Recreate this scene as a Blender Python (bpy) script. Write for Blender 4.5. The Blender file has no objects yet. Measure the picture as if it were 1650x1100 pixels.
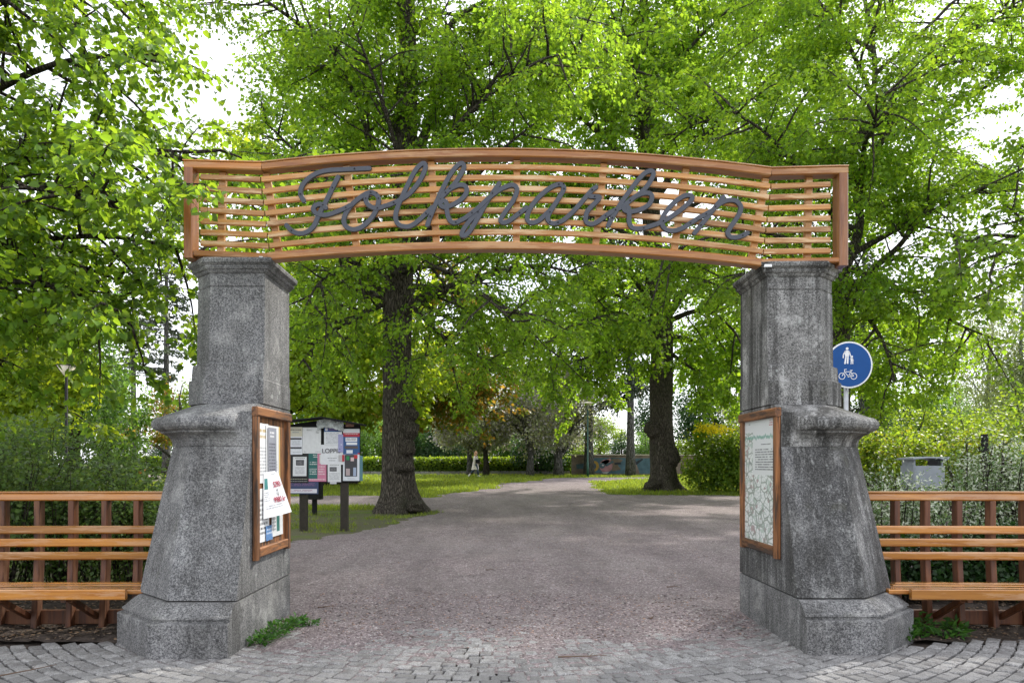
import bpy, math, random
import numpy as np
from mathutils import Vector, Matrix, noise as mnoise

random.seed(7)
RNG = np.random.default_rng(11)
S = bpy.context.scene
COL = S.collection
R = math.radians
PI = math.pi

# ------------------------------------------------------------------ camera, sky, sun, exposure
F, CX, CY, EYE = 1200.0, 812.0, 747.0, 1.6            # focal length and vanishing point, pixels of a 1650 px wide view
cam_d = bpy.data.cameras.new('camera')
cam = bpy.data.objects.new('camera', cam_d)
COL.objects.link(cam)
cam.location = (0, 0, EYE)
cam.rotation_euler = (R(90), 0, 0)
cam_d.sensor_width = 36.0
cam_d.lens = 36.0 * F / 1650.0
cam_d.shift_x = (825 - CX) / 1650.0
cam_d.shift_y = (CY - 550) / 1650.0
cam_d.clip_start = 0.1
cam_d.clip_end = 3000
S.camera = cam

SUN_AZ, SUN_EL = R(38), R(43)
world = bpy.data.worlds.new('World')
S.world = world
world.use_nodes = True
wn, wl = world.node_tree.nodes, world.node_tree.links
wn.clear()
w_out = wn.new('ShaderNodeOutputWorld')
w_bg = wn.new('ShaderNodeBackground')
w_sky = wn.new('ShaderNodeTexSky')
w_sky.sky_type = 'NISHITA'
w_sky.sun_disc = False
w_sky.sun_elevation = SUN_EL
w_sky.sun_rotation = SUN_AZ
w_co = wn.new('ShaderNodeTexCoord')
w_no = wn.new('ShaderNodeTexNoise')
w_no.inputs['Scale'].default_value = 2.2
w_no.inputs['Detail'].default_value = 6
w_mr = wn.new('ShaderNodeMapRange')
w_mr.inputs[1].default_value = 0.35
w_mr.inputs[2].default_value = 0.62
w_mr.inputs[3].default_value = 0.72
w_mr.inputs[4].default_value = 0.95
w_mx = wn.new('ShaderNodeMix')
w_mx.data_type = 'RGBA'
w_mx.inputs[7].default_value = (9.6, 9.8, 10.4, 1)     # thin bright cloud veil
wl.new(w_co.outputs['Generated'], w_no.inputs['Vector'])
wl.new(w_no.outputs['Fac'], w_mr.inputs[0])
wl.new(w_mr.outputs[0], w_mx.inputs[0])
wl.new(w_sky.outputs[0], w_mx.inputs[6])
wl.new(w_mx.outputs[2], w_bg.inputs['Color'])
w_bg.inputs['Strength'].default_value = 0.12
wl.new(w_bg.outputs[0], w_out.inputs['Surface'])

sun_d = bpy.data.lights.new('sun', 'SUN')
sun_d.energy = 3.6
sun_d.angle = R(2.0)
sun_d.color = (1.0, 0.95, 0.87)
sun = bpy.data.objects.new('sun', sun_d)
COL.objects.link(sun)
sunvec = Vector((math.sin(SUN_AZ) * math.cos(SUN_EL), math.cos(SUN_AZ) * math.cos(SUN_EL), math.sin(SUN_EL)))
sun.rotation_euler = sunvec.to_track_quat('Z', 'Y').to_euler()

S.view_settings.view_transform = 'Standard'
S.view_settings.look = 'None'
S.view_settings.gamma = 1.0
S.view_settings.use_curve_mapping = False
S.view_settings.exposure = 0.78
S.cycles.max_bounces = 7
S.cycles.diffuse_bounces = 4
S.cycles.transmission_bounces = 4
S.cycles.glossy_bounces = 3

# ------------------------------------------------------------------ helpers
def P(px, py, d):
    return Vector(((px - CX) * d / F, d, EYE - (py - CY) * d / F))

def G(x, y):
    t = y - 7.5
    z = 0.0163 * 0.5 * (t + np.sqrt(t * t + 2.0)) - 0.004
    z = z + 0.05 * np.sin(x * 0.35 + 1.3) * np.clip((y - 11) / 20, 0, 0.35)
    return np.minimum(z, 1.15)

def ground_px(px, py):
    d = 10.0
    for _ in range(60):
        x = (px - CX) * d / F
        g = float(G(np.float64(x), np.float64(d)))
        d = 0.5 * d + 0.5 * min(400.0, max(2.0, (EYE - g) * F / max(py - CY, 1.0)))
    return ((px - CX) * d / F, d)

def new_mesh(name, v, f, smooth=False):
    """v: (n,3); f: int array (m,k) or a list of faces"""
    me = bpy.data.meshes.new(name)
    v = np.asarray(v, dtype=np.float32)
    if isinstance(f, np.ndarray):
        m, k = f.shape
        me.vertices.add(len(v))
        me.vertices.foreach_set('co', v.ravel())
        me.loops.add(m * k)
        me.loops.foreach_set('vertex_index', f.ravel().astype(np.int32))
        me.polygons.add(m)
        me.polygons.foreach_set('loop_start', np.arange(0, m * k, k, dtype=np.int32))
        me.update(calc_edges=True)
    else:
        me.from_pydata(v.tolist(), [], [list(q) for q in f])
        me.update()
    if smooth:
        me.polygons.foreach_set('use_smooth', np.ones(len(me.polygons), dtype=bool))
    return me

def off_of(parent):
    o = Vector((0, 0, 0))
    while parent is not None:
        o = o + parent.location
        parent = parent.parent
    return o

def link(name, me, mat=None, parent=None):
    o = bpy.data.objects.new(name, me)
    COL.objects.link(o)
    if mat is not None and len(me.materials) == 0:
        me.materials.append(mat)
    if parent is not None:
        o.parent = parent
    return o

def obj(name, vf, mat, parent=None, smooth=False):
    """vf = (verts in world space, faces); the parent's place is taken off"""
    v, f = vf
    v = np.asarray(v, dtype=np.float64)
    if parent is not None:
        v = v - np.array(off_of(parent))
    return link(name, new_mesh(name, v, f, smooth), mat, parent)

def tag(o, label=None, cat=None, group=None, kind=None):
    if label: o['label'] = label
    if cat: o['category'] = cat
    if group: o['group'] = group
    if kind: o['kind'] = kind
    return o

def thing(name, loc, label, cat, group=None):
    o = bpy.data.objects.new(name, None)
    o.empty_display_size = 0.1
    COL.objects.link(o)
    o.location = loc
    return tag(o, label, cat, group)

def join(*vfs):
    V, Fs, n = [], [], 0
    for v, f in vfs:
        v = np.asarray(v, dtype=np.float64).reshape(-1, 3)
        V.append(v)
        Fs += [[int(i) + n for i in q] for q in f]
        n += len(v)
    return np.concatenate(V), Fs

def beam(pts, w, h, ch=0.006, up=(0, 0, 1)):
    """a chamfered bar of width w (sideways) and height h (along up) swept along pts"""
    pts = [Vector(p) for p in pts]
    up = Vector(up)
    a, b = w / 2, h / 2
    ch = min(ch, a * .6, b * .6)
    sec = [(a - ch, -b), (a, -b + ch), (a, b - ch), (a - ch, b), (-a + ch, b), (-a, b - ch), (-a, -b + ch), (-a + ch, -b)]
    V, Fs = [], []
    for i, p in enumerate(pts):
        t = (pts[min(i + 1, len(pts) - 1)] - pts[max(i - 1, 0)]).normalized()
        s = t.cross(up).normalized()
        u = s.cross(t)
        V += [tuple(p + s * x + u * y) for x, y in sec]
    for i in range(len(pts) - 1):
        for k in range(8):
            k2 = (k + 1) % 8
            Fs.append((i * 8 + k, i * 8 + k2, i * 8 + 8 + k2, i * 8 + 8 + k))
    Fs.append(tuple(range(7, -1, -1)))
    n = (len(pts) - 1) * 8
    Fs.append(tuple(range(n, n + 8)))
    return V, Fs

def box(c, s, ch=0.006):
    c = Vector(c)
    return beam([c - Vector((0, 0, s[2] / 2)), c + Vector((0, 0, s[2] / 2))], s[0], s[1], ch, up=(0, 1, 0))

def tube(pts, rad, n=8, cap=True):
    pts = np.asarray(pts, dtype=np.float64)
    rad = np.broadcast_to(np.asarray(rad, dtype=np.float64), (len(pts),))
    t = np.gradient(pts, axis=0)
    t /= np.linalg.norm(t, axis=1, keepdims=True) + 1e-9
    ref = np.array([0.31, 0.95, 0.05]) if abs(t[:, 2]).mean() > .6 else np.array([0.05, 0.08, 1.0])
    a = np.cross(t, ref); a /= np.linalg.norm(a, axis=1, keepdims=True) + 1e-9
    b = np.cross(t, a)
    ang = np.arange(n) * 2 * PI / n
    v = pts[:, None] + rad[:, None, None] * (np.cos(ang)[None, :, None] * a[:, None] + np.sin(ang)[None, :, None] * b[:, None])
    m = len(pts)
    i = np.arange(m - 1)[:, None] * n; k = np.arange(n)[None]; k2 = (k + 1) % n
    f = np.stack([i + k, i + k2, i + n + k2, i + n + k], -1).reshape(-1, 4)
    f = f.tolist()
    if cap:
        f.append(list(range(n - 1, -1, -1))); f.append(list(range((m - 1) * n, m * n)))
    return v.reshape(-1, 3), f

def lathe(profile, c=(0, 0, 0), n=24):
    V, Fs = [], []
    for r, z in profile:
        for k in range(n):
            a = 2 * PI * k / n
            V.append((c[0] + r * math.cos(a), c[1] + r * math.sin(a), c[2] + z))
    for i in range(len(profile) - 1):
        for k in range(n):
            k2 = (k + 1) % n
            Fs.append((i * n + k, i * n + k2, (i + 1) * n + k2, (i + 1) * n + k))
    Fs.append(tuple(range(n - 1, -1, -1)))
    m = (len(profile) - 1) * n
    Fs.append(tuple(range(m, m + n)))
    return V, Fs

def spline(pts, n=6, closed=False):
    """Catmull-Rom through pts"""
    p = [np.array(q, dtype=float) for q in pts]
    out = []
    m = len(p)
    for i in range(m if closed else m - 1):
        if closed:
            a, b, c, d = p[(i - 1) % m], p[i], p[(i + 1) % m], p[(i + 2) % m]
        else:
            a, b, c, d = p[max(i - 1, 0)], p[i], p[i + 1], p[min(i + 2, m - 1)]
        for k in range(n):
            t = k / n
            out.append(.5 * (2 * b + (c - a) * t + (2 * a - 5 * b + 4 * c - d) * t * t + (3 * b - a - 3 * c + d) * t ** 3))
    out.append(p[0] if closed else p[-1])
    return out

# ------------------------------------------------------------------ materials
class NT:
    def __init__(self, name):
        self.m = bpy.data.materials.new(name)
        self.m.use_nodes = True
        self.t = self.m.node_tree
        self.n, self.l = self.t.nodes, self.t.links
        self.n.clear()
        self.out = self.n.new('ShaderNodeOutputMaterial')
        self.co = self.n.new('ShaderNodeTexCoord')
    def put(self, sock, val):
        if isinstance(val, bpy.types.NodeSocket): self.l.new(val, sock)
        elif isinstance(val, (tuple, list)) and len(val) == 3 and sock.type == 'RGBA': sock.default_value = (*val, 1)
        else: sock.default_value = val
    def map(self, scale=(1, 1, 1), src='Object', rot=(0, 0, 0)):
        q = self.n.new('ShaderNodeMapping')
        q.inputs['Scale'].default_value = scale if isinstance(scale, (tuple, list)) else (scale,) * 3
        q.inputs['Rotation'].default_value = rot
        self.l.new(self.co.outputs[src], q.inputs['Vector'])
        return q.outputs[0]
    def noise(self, scale, detail=4, vec=None, rough=.55, dist=0):
        q = self.n.new('ShaderNodeTexNoise')
        q.inputs['Scale'].default_value = scale
        q.inputs['Detail'].default_value = detail
        q.inputs['Roughness'].default_value = rough
        q.inputs['Distortion'].default_value = dist
        self.l.new(vec if vec is not None else self.co.outputs['Object'], q.inputs['Vector'])
        return q.outputs['Fac']
    def voronoi(self, scale, vec=None, feature='F1', out='Distance'):
        q = self.n.new('ShaderNodeTexVoronoi')
        q.feature = feature
        q.inputs['Scale'].default_value = scale
        self.l.new(vec if vec is not None else self.co.outputs['Object'], q.inputs['Vector'])
        return q.outputs[out]
    def ramp(self, fac, a, b, c0=0.0, c1=1.0):
        q = self.n.new('ShaderNodeMapRange')
        self.put(q.inputs[0], fac)
        q.inputs[1].default_value, q.inputs[2].default_value = a, b
        q.inputs[3].default_value, q.inputs[4].default_value = c0, c1
        return q.outputs[0]
    def math(self, op, a, b=0.0):
        q = self.n.new('ShaderNodeMath'); q.operation = op
        self.put(q.inputs[0], a); self.put(q.inputs[1], b)
        return q.outputs[0]
    def mix(self, fac, a, b, mode='MIX'):
        q = self.n.new('ShaderNodeMix'); q.data_type = 'RGBA'; q.blend_type = mode
        self.put(q.inputs[0], fac); self.put(q.inputs[6], a); self.put(q.inputs[7], b)
        return q.outputs[2]
    def bump(self, h, strength=.3, dist=.01):
        q = self.n.new('ShaderNodeBump')
        q.inputs['Strength'].default_value = strength
        q.inputs['Distance'].default_value = dist
        self.put(q.inputs['Height'], h)
        return q.outputs[0]
    def sep(self, vec):
        q = self.n.new('ShaderNodeSeparateXYZ'); self.l.new(vec, q.inputs[0]); return q.outputs
    def geo(self, which):
        return self.n.new('ShaderNodeNewGeometry').outputs[which]
    def objrand(self):
        return self.n.new('ShaderNodeObjectInfo').outputs['Random']
    def finish(self, col, rough=.7, normal=None, metal=0.0, spec=.5, coat=0.0):
        b = self.n.new('ShaderNodeBsdfPrincipled')
        self.put(b.inputs['Base Color'], col); self.put(b.inputs['Roughness'], rough)
        b.inputs['Metallic'].default_value = metal
        b.inputs['Specular IOR Level'].default_value = spec
        b.inputs['Coat Weight'].default_value = coat
        b.inputs['Coat Roughness'].default_value = .12
        if normal is not None: self.l.new(normal, b.inputs['Normal'])
        self.l.new(b.outputs[0], self.out.inputs['Surface'])
        return self.m

def plain(name, col, rough=.6, metal=0.0, var=.12, scale=8, spec=.5):
    t = NT(name)
    n = t.noise(scale, 4)
    c = t.mix(t.ramp(n, .3, .7), tuple(x * (1 - var) for x in col), tuple(min(1, x * (1 + var)) for x in col))
    return t.finish(c, rough, t.bump(n, .05), metal, spec)

def granite(name, seed, lichen, stain, tint=(1, 1, 1), cover=(.50, .70), light=.35):
    t = NT(name)
    off = t.n.new('ShaderNodeVectorMath'); off.operation = 'ADD'
    t.l.new(t.co.outputs['Object'], off.inputs[0]); off.inputs[1].default_value = (seed * 7.1, seed * 3.3, seed * 1.7)
    v = off.outputs[0]
    sp = t.noise(150, 2, v, .85)
    sp2 = t.noise(62, 3, v, .8)
    c = t.mix(t.ramp(sp, .38, .62), (.04 * tint[0], .041 * tint[1], .044 * tint[2]), (.31 * tint[0], .31 * tint[1], .31 * tint[2]))
    c = t.mix(t.ramp(sp2, .53, .62, 0, .65), c, (.40, .395, .385))
    c = t.mix(t.ramp(sp2, .47, .38, 0, .7), c, (.035, .035, .036))
    big = t.noise(1.3, 6, v, .6)
    c = t.mix(t.ramp(big, .36, .66, 0, .6), c, (.42, .41, .385), 'MULTIPLY')
    wp = t.noise(3.2, 7, v, .68)
    c = t.mix(t.math('MULTIPLY', t.ramp(wp, .53, .63, 0, light), t.ramp(sp2, .35, .6, .3, 1)), c, (.47, .465, .45))
    c = t.mix(t.math('MULTIPLY', t.ramp(wp, .47, .38, 0, .42), t.ramp(sp2, .62, .42, .3, 1)), c, (.045, .044, .042))
    mp = t.n.new('ShaderNodeMapping'); mp.inputs['Scale'].default_value = (5.5, 5.5, .38); t.l.new(v, mp.inputs['Vector'])
    st = t.noise(1.0, 6, mp.outputs[0], .62, .25)
    k = t.math('MULTIPLY', t.ramp(st, cover[0], cover[1], 0, stain), t.ramp(sp2, .40, .62, 1.0, .72))
    c = t.mix(k, c, (.030, .029, .027))
    mp2 = t.n.new('ShaderNodeMapping'); mp2.inputs['Scale'].default_value = (17, 17, .9); t.l.new(v, mp2.inputs['Vector'])
    st2 = t.noise(1.0, 5, mp2.outputs[0], .6, .2)
    c = t.mix(t.math('MULTIPLY', t.ramp(st2, .56, .72, 0, light), t.ramp(sp2, .35, .6)), c, (.50, .50, .49))
    # round lichens, large rings and small dots
    for sc, r0, r1, thr in ((8, .13, .19, .66), (17, .16, .25, .62), (44, .18, .3, .66)):
        vv = t.n.new('ShaderNodeVectorMath'); vv.operation = 'ADD'
        t.l.new(v, vv.inputs[0])
        q = t.n.new('ShaderNodeVectorMath'); q.operation = 'SCALE'
        nz = t.n.new('ShaderNodeTexNoise'); nz.inputs['Scale'].default_value = 30; t.l.new(v, nz.inputs['Vector'])
        t.l.new(nz.outputs['Color'], q.inputs[0]); q.inputs['Scale'].default_value = .25 / sc
        t.l.new(q.outputs[0], vv.inputs[1])
        vd = t.voronoi(sc, vv.outputs[0])
        vc = t.sep(t.voronoi(sc, vv.outputs[0], out='Color'))
        patch = t.ramp(t.noise(1.6, 4, v), .42, .54)
        pick = t.math('GREATER_THAN', vc[0], thr)
        rim = t.math('MULTIPLY', t.ramp(vd, r1, r0), t.ramp(vd, r0 * .3, r0 * .8, .35, 1.0))
        fac = t.math('MULTIPLY', t.math('MULTIPLY', rim, pick), t.math('MULTIPLY', patch, t.math('MULTIPLY', t.ramp(vc[1], 0, 1, .35, 1), lichen)))
        c = t.mix(fac, c, (.36, .375, .36))
    mos = t.math('MULTIPLY', t.ramp(t.noise(2.7, 5, v), .62, .75), .4)
    c = t.mix(mos, c, (.085, .085, .05))
    nb = t.bump(t.math('ADD', t.math('MULTIPLY', sp, .5), sp2), .45, .007)
    return t.finish(c, .85, nb, spec=.25)

def wood(name, axis, base=(.36, .145, .045), dark=(.13, .045, .018), wear=.35, rough=.3, coat=.5, gray=(.40, .25, .19)):
    t = NT(name)
    sc = [26, 26, 26]; sc[axis] = 1.3
    rnd = t.objrand()
    ad = t.n.new('ShaderNodeVectorMath'); ad.operation = 'ADD'
    cb = t.n.new('ShaderNodeCombineXYZ')
    for k in range(3): t.put(cb.inputs[k], t.math('MULTIPLY', rnd, 17.0 + k * 5))
    t.l.new(t.co.outputs['Object'], ad.inputs[0]); t.l.new(cb.outputs[0], ad.inputs[1])
    mp = t.n.new('ShaderNodeMapping'); mp.inputs['Scale'].default_value = sc; t.l.new(ad.outputs[0], mp.inputs['Vector'])
    g = t.noise(1.0, 5, mp.outputs[0], .6, .8)
    c = t.mix(t.ramp(g, .3, .7), dark, base)
    tone = t.ramp(rnd, 0, 1, .66, 1.2)
    q = t.n.new('ShaderNodeVectorMath'); q.operation = 'SCALE'; t.l.new(c, q.inputs[0]); t.put(q.inputs['Scale'], tone)
    c = q.outputs[0]
    sc2 = [14, 14, 14]; sc2[axis] = 1.6
    mp2 = t.n.new('ShaderNodeMapping'); mp2.inputs['Scale'].default_value = sc2; t.l.new(ad.outputs[0], mp2.inputs['Vector'])
    w = t.ramp(t.noise(1.0, 6, mp2.outputs[0], .65), .50, .60, 0, wear)
    c = t.mix(w, c, gray)
    return t.finish(c, t.ramp(w, 0, .4, rough, rough + .25), t.bump(g, .15, .004), spec=.5, coat=coat)

def leafmat(name, col, trans, var=.35, tfac=.45, rough=.45, spec=.35, alt=None, alt_amt=.0):
    t = NT(name)
    r = t.geo('Random Per Island')
    r = t.math('FRACT', t.math('ADD', r, t.objrand()))
    big = t.noise(.55, 2, t.co.outputs['Object'])
    k = t.math('ADD', t.ramp(r, 0, 1, 1 - var, 1 + var), t.ramp(big, .35, .65, -.12, .12))
    def tint(cc):
        q = t.n.new('ShaderNodeVectorMath'); q.operation = 'SCALE'
        q.inputs[0].default_value = cc; t.put(q.inputs['Scale'], k)
        return q.outputs[0]
    c, tr = tint(col), tint(trans)
    hue = t.ramp(t.math('FRACT', t.math('MULTIPLY', r, 5.7)), .45, 1.0, 0, .75)
    c = t.mix(hue, c, (col[0] * 1.55, col[1] * 1.22, col[2] * .9)); tr = t.mix(hue, tr, (min(1, trans[0] * 1.45), min(1, trans[1] * 1.2), trans[2] * .9))
    if alt is not None:
        f = t.math('LESS_THAN', t.math('FRACT', t.math('MULTIPLY', r, 7.3)), alt_amt)
        c = t.mix(f, c, alt)
        tr = t.mix(f, tr, tuple(min(1, x * 1.5) for x in alt))
    b = t.n.new('ShaderNodeBsdfPrincipled')
    t.put(b.inputs['Base Color'], c); b.inputs['Roughness'].default_value = rough
    b.inputs['Specular IOR Level'].default_value = spec
    tl = t.n.new('ShaderNodeBsdfTranslucent'); t.put(tl.inputs['Color'], tr)
    mx = t.n.new('ShaderNodeMixShader'); mx.inputs[0].default_value = tfac
    t.l.new(b.outputs[0], mx.inputs[1]); t.l.new(tl.outputs[0], mx.inputs[2])
    t.l.new(mx.outputs[0], t.out.inputs['Surface'])
    return t.m

def barkmat(name, a, b, scale=9):
    t = NT(name)
    v = t.map((scale, scale, scale * .22))
    n = t.noise(1.6, 6, v, .65, .5)
    vd = t.voronoi(2.2, v, 'DISTANCE_TO_EDGE')
    big = t.noise(1.1, 4)
    c = t.mix(t.ramp(n, .3, .7), a, b)
    c = t.mix(t.ramp(vd, 0, .16, .9, 0), c, tuple(x * .25 for x in a))
    fine = t.noise(7.0, 5, v, .7)
    c = t.mix(t.ramp(fine, .5, .7, 0, .5), c, tuple(min(1, x * 1.5) for x in b))
    c = t.mix(t.ramp(big, .52, .68, 0, .4), c, (.075, .085, .05))
    h = t.math('ADD', t.ramp(vd, 0, .25), n)
    return t.finish(c, .9, t.bump(t.math('ADD', h, t.math('MULTIPLY', fine, .5)), 1.0, .07), spec=.15)

M = {}
M['granite_pale'] = granite('granite_pale', 1, .8, .55, (1.0, 1.0, 1.02), (.48, .70), .40)
M['granite_stained'] = granite('granite_stained', 5, .8, .92, (1.06, 1.04, 1.0), (.47, .58), .8)
M['granite_dark'] = granite('granite_dark_patina', 9, .75, .80, (.9, .9, .92), (.36, .56), .45)
M['granite_foot'] = granite('granite_foot', 14, .3, .55, (1.05, 1.04, 1.05), (.48, .68), .45)
M['joint'] = plain('joint_mortar', (.03, .028, .026), .95)
M['rail_wood'] = wood('varnished_rail_wood', 0, (.46, .185, .028), (.25, .080, .012), .5, .30, .3, (.50, .31, .15))
M['slat_wood'] = wood('weathered_slat_wood', 0, (.50, .245, .062), (.29, .115, .024), .8, .40, .2, (.60, .42, .24))
M['post_wood'] = wood('varnished_post_wood', 2, (.36, .125, .020), (.18, .052, .010), .25, .32, .3, (.45, .25, .13))
M['bench_wood'] = wood('bench_slat_wood', 0, (.54, .235, .044), (.30, .105, .020), .40, .20, .7, (.56, .36, .22))
M['bench_post_wood'] = wood('bench_post_wood', 2, (.15, .046, .013), (.05, .016, .007), .4, .5, .1, (.25, .12, .06))
M['case_wood'] = wood('weathered_case_wood', 2, (.34, .135, .042), (.07, .03, .014), .8, .6, 0, (.028, .024, .021))
M['case_wood_flat'] = wood('weathered_case_wood_flat', 1, (.34, .135, .042), (.07, .03, .014), .8, .6, 0, (.028, .024, .021))
M['letter'] = plain('slate_grey_paint', (.046, .052, .068), .5, 0, .1, 20)
M['screw'] = plain('screw_steel', (.03, .03, .035), .4, .8)
M['steel'] = plain('galvanised_steel', (.36, .37, .38), .4, .7, .15, 12)
M['black'] = plain('black_paint', (.012, .012, .013), .75, 0, .12, 8, .2)
M['dark_wood'] = plain('dark_stained_post', (.035, .028, .02), .75, 0, .3, 14)
M['white'] = plain('white_paint', (.78, .79, .80), .5, 0, .03)
M['sign_blue'] = plain('sign_blue', (.003, .066, .25), .5, 0, .05, 8, .25)
M['lamp_green'] = plain('lamp_pole_green', (.022, .085, .062), .5)
M['grey_bin'] = plain('grey_sheet_metal', (.24, .265, .29), .5, .2, .1)
M['bin_blue'] = plain('bin_blue', (.09, .13, .18), .5)
M['bin_orange'] = plain('bin_orange', (.55, .24, .03), .5)
M['glass'] = plain('frosted_lamp_glass', (.72, .66, .52), .3)
M['bark'] = barkmat('linden_bark', (.085, .073, .058), (.19, .165, .135))
M['bark_dark'] = barkmat('dark_bark', (.045, .037, .030), (.11, .093, .075))
M['bark_grey'] = barkmat('grey_bark', (.11, .105, .105), (.22, .21, .21), 5)
M['bark_birch'] = barkmat('birch_bark', (.40, .40, .38), (.6, .6, .58), 4)
M['leaf_linden'] = leafmat('linden_leaf', (.086, .162, .021), (.37, .59, .034), .38, .58)
M['leaf_linden_near'] = leafmat('linden_leaf_near', (.078, .160, .021), (.33, .52, .030), .4, .52)
M['leaf_yellow'] = leafmat('maple_leaf_yellow_green', (.125, .20, .022), (.46, .60, .03), .35, .56)
M['leaf_copper'] = leafmat('maple_leaf_copper', (.16, .105, .03), (.56, .34, .04), .4, .52, alt=(.15, .19, .02), alt_amt=.5)
M['leaf_greygreen'] = leafmat('cherry_leaf_grey_green', (.21, .23, .125), (.46, .52, .26), .3, .5, alt=(.34, .31, .31), alt_amt=.3)
M['leaf_dark'] = leafmat('dark_leaf', (.022, .062, .016), (.05, .13, .02), .45, .3)
M['leaf_mid'] = leafmat('mid_green_leaf', (.065, .14, .028), (.22, .40, .05), .4, .5)
M['leaf_birch'] = leafmat('birch_leaf', (.14, .18, .09), (.34, .42, .15), .3, .5)
M['leaf_hedge'] = leafmat('hedge_leaf', (.085, .155, .022), (.36, .50, .03), .4, .5)
M['leaf_yew'] = leafmat('yellow_tip_leaf', (.10, .17, .02), (.36, .50, .03), .4, .5, alt=(.30, .27, .02), alt_amt=.12)
M['needle'] = leafmat('spruce_needle', (.030, .050, .026), (.05, .08, .03), .4, .25)
M['needle_pine'] = leafmat('pine_needle', (.055, .075, .045), (.08, .12, .05), .4, .25)
M['leaf_shrub'] = leafmat('shrub_leaf', (.072, .130, .036), (.18, .29, .05), .45, .42)
M['leaf_dogwood'] = leafmat('variegated_leaf', (.12, .20, .08), (.22, .34, .10), .35, .4, alt=(.56, .60, .48), alt_amt=.38)
M['flower_yellow'] = leafmat('yellow_flower', (.80, .70, .02), (.85, .74, .02), .15, .4)
M['grass'] = leafmat('grass_blade', (.125, .18, .024), (.34, .44, .04), .4, .5)
M['weed'] = leafmat('weed_leaf', (.04, .12, .02), (.10, .26, .03), .4, .4)

def m_lawn():
    t = NT('lawn_soil_and_grass')
    a = t.noise(.35, 5); b = t.noise(6, 5); c3 = t.noise(60, 3)
    c = t.mix(t.ramp(a, .38, .62), (.125, .185, .028), (.17, .205, .045))
    c = t.mix(t.ramp(b, .52, .72, 0, .55), c, (.13, .12, .06))
    e = t.noise(1.1, 6, None, .65)
    yy = t.sep(t.co.outputs['Object'])[1]
    c = t.mix(t.math('MULTIPLY', t.ramp(e, .36, .50, 0, .9), t.ramp(yy, 19, 25, 1, .12)), c, (.15, .122, .10))
    c = t.mix(t.ramp(c3, .35, .65, 0, .6), c, (.05, .09, .015))
    return t.finish(c, .95, t.bump(c3, .8, .03), spec=.1)
def m_gravel():
    t = NT('mauve_gravel')
    f = t.voronoi(62, out='Color'); fd = t.voronoi(62)
    g = t.sep(f)
    fine = t.noise(190, 3, None, .7)
    mid = t.noise(5, 6, None, .65); big = t.noise(.5, 5)
    c = t.mix(g[0], (.17, .132, .138), (.58, .485, .487))
    c = t.mix(t.ramp(fine, .35, .65, 0, .7), c, (.13, .11, .112))
    c = t.mix(t.math('GREATER_THAN', g[1], .955), c, (.60, .57, .55))
    c = t.mix(t.ramp(mid, .50, .70, 0, .5), c, (.10, .083, .078))
    c = t.mix(t.ramp(big, .40, .68, 0, .35), c, (.30, .27, .255))
    tr = t.noise(1.0, 6, t.map((1.3, .32, 1)), .62)
    c = t.mix(t.ramp(tr, .40, .66, 0, .45), c, (.115, .095, .098))
    cl_ = t.noise(24, 4, None, .7)
    c = t.mix(t.ramp(cl_, .52, .72, 0, .6), c, (.085, .068, .066))
    hb = t.math('ADD', t.ramp(fd, 0, .55, 1, 0), t.math('MULTIPLY', mid, 1.2))
    return t.finish(c, .95, t.bump(hb, 1.0, .016), spec=.15)
def m_soil():
    t = NT('dark_soil')
    a = t.noise(9, 6, None, .7); b = t.noise(70, 3, None, .7)
    c = t.mix(t.ramp(a, .35, .65), (.035, .028, .024), (.105, .085, .072))
    c = t.mix(t.ramp(b, .6, .7, 0, .6), c, (.20, .17, .15))
    return t.finish(c, .97, t.bump(t.math('ADD', a, b), .8, .02), spec=.1)
def m_sett():
    t = NT('granite_sett')
    r = t.objrand()
    i = t.geo('Random Per Island')
    rr = t.math('FRACT', t.math('ADD', r, i))
    sp = t.noise(90, 3, None, .75); m = t.noise(11, 5)
    c = t.mix(t.ramp(sp, .35, .65), (.11, .107, .106), (.39, .382, .376))
    q = t.n.new('ShaderNodeVectorMath'); q.operation = 'SCALE'; t.l.new(c, q.inputs[0]); t.put(q.inputs['Scale'], t.ramp(rr, 0, 1, .72, 1.18))
    c = t.mix(t.ramp(m, .46, .68, 0, .65), q.outputs[0], (.115, .104, .10))
    return t.finish(c, .8, t.bump(t.math('ADD', sp, t.math('MULTIPLY', m, 2)), .5, .008), spec=.35)
M['lawn'], M['gravel'], M['soil'], M['sett'] = m_lawn(), m_gravel(), m_soil(), m_sett()

def m_brick():
    t = NT('old_brick')
    br = t.n.new('ShaderNodeTexBrick')
    br.inputs['Color1'].default_value = (.17, .115, .085, 1)
    br.inputs['Color2'].default_value = (.25, .17, .13, 1)
    br.inputs['Mortar'].default_value = (.22, .20, .18, 1)
    br.inputs['Scale'].default_value = 1.0
    br.inputs['Brick Width'].default_value = .26
    br.inputs['Row Height'].default_value = .085
    br.inputs['Mortar Size'].default_value = .012
    t.l.new(t.map((1, 1, 1), 'Object', (R(90), 0, 0)), br.inputs['Vector'])
    n = t.noise(2, 5)
    c = t.mix(t.ramp(n, .4, .7, 0, .5), br.outputs['Color'], (.10, .09, .085))
    return t.finish(c, .9, t.bump(br.outputs['Fac'], -.4, .01))
M['brick'] = m_brick()

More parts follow.
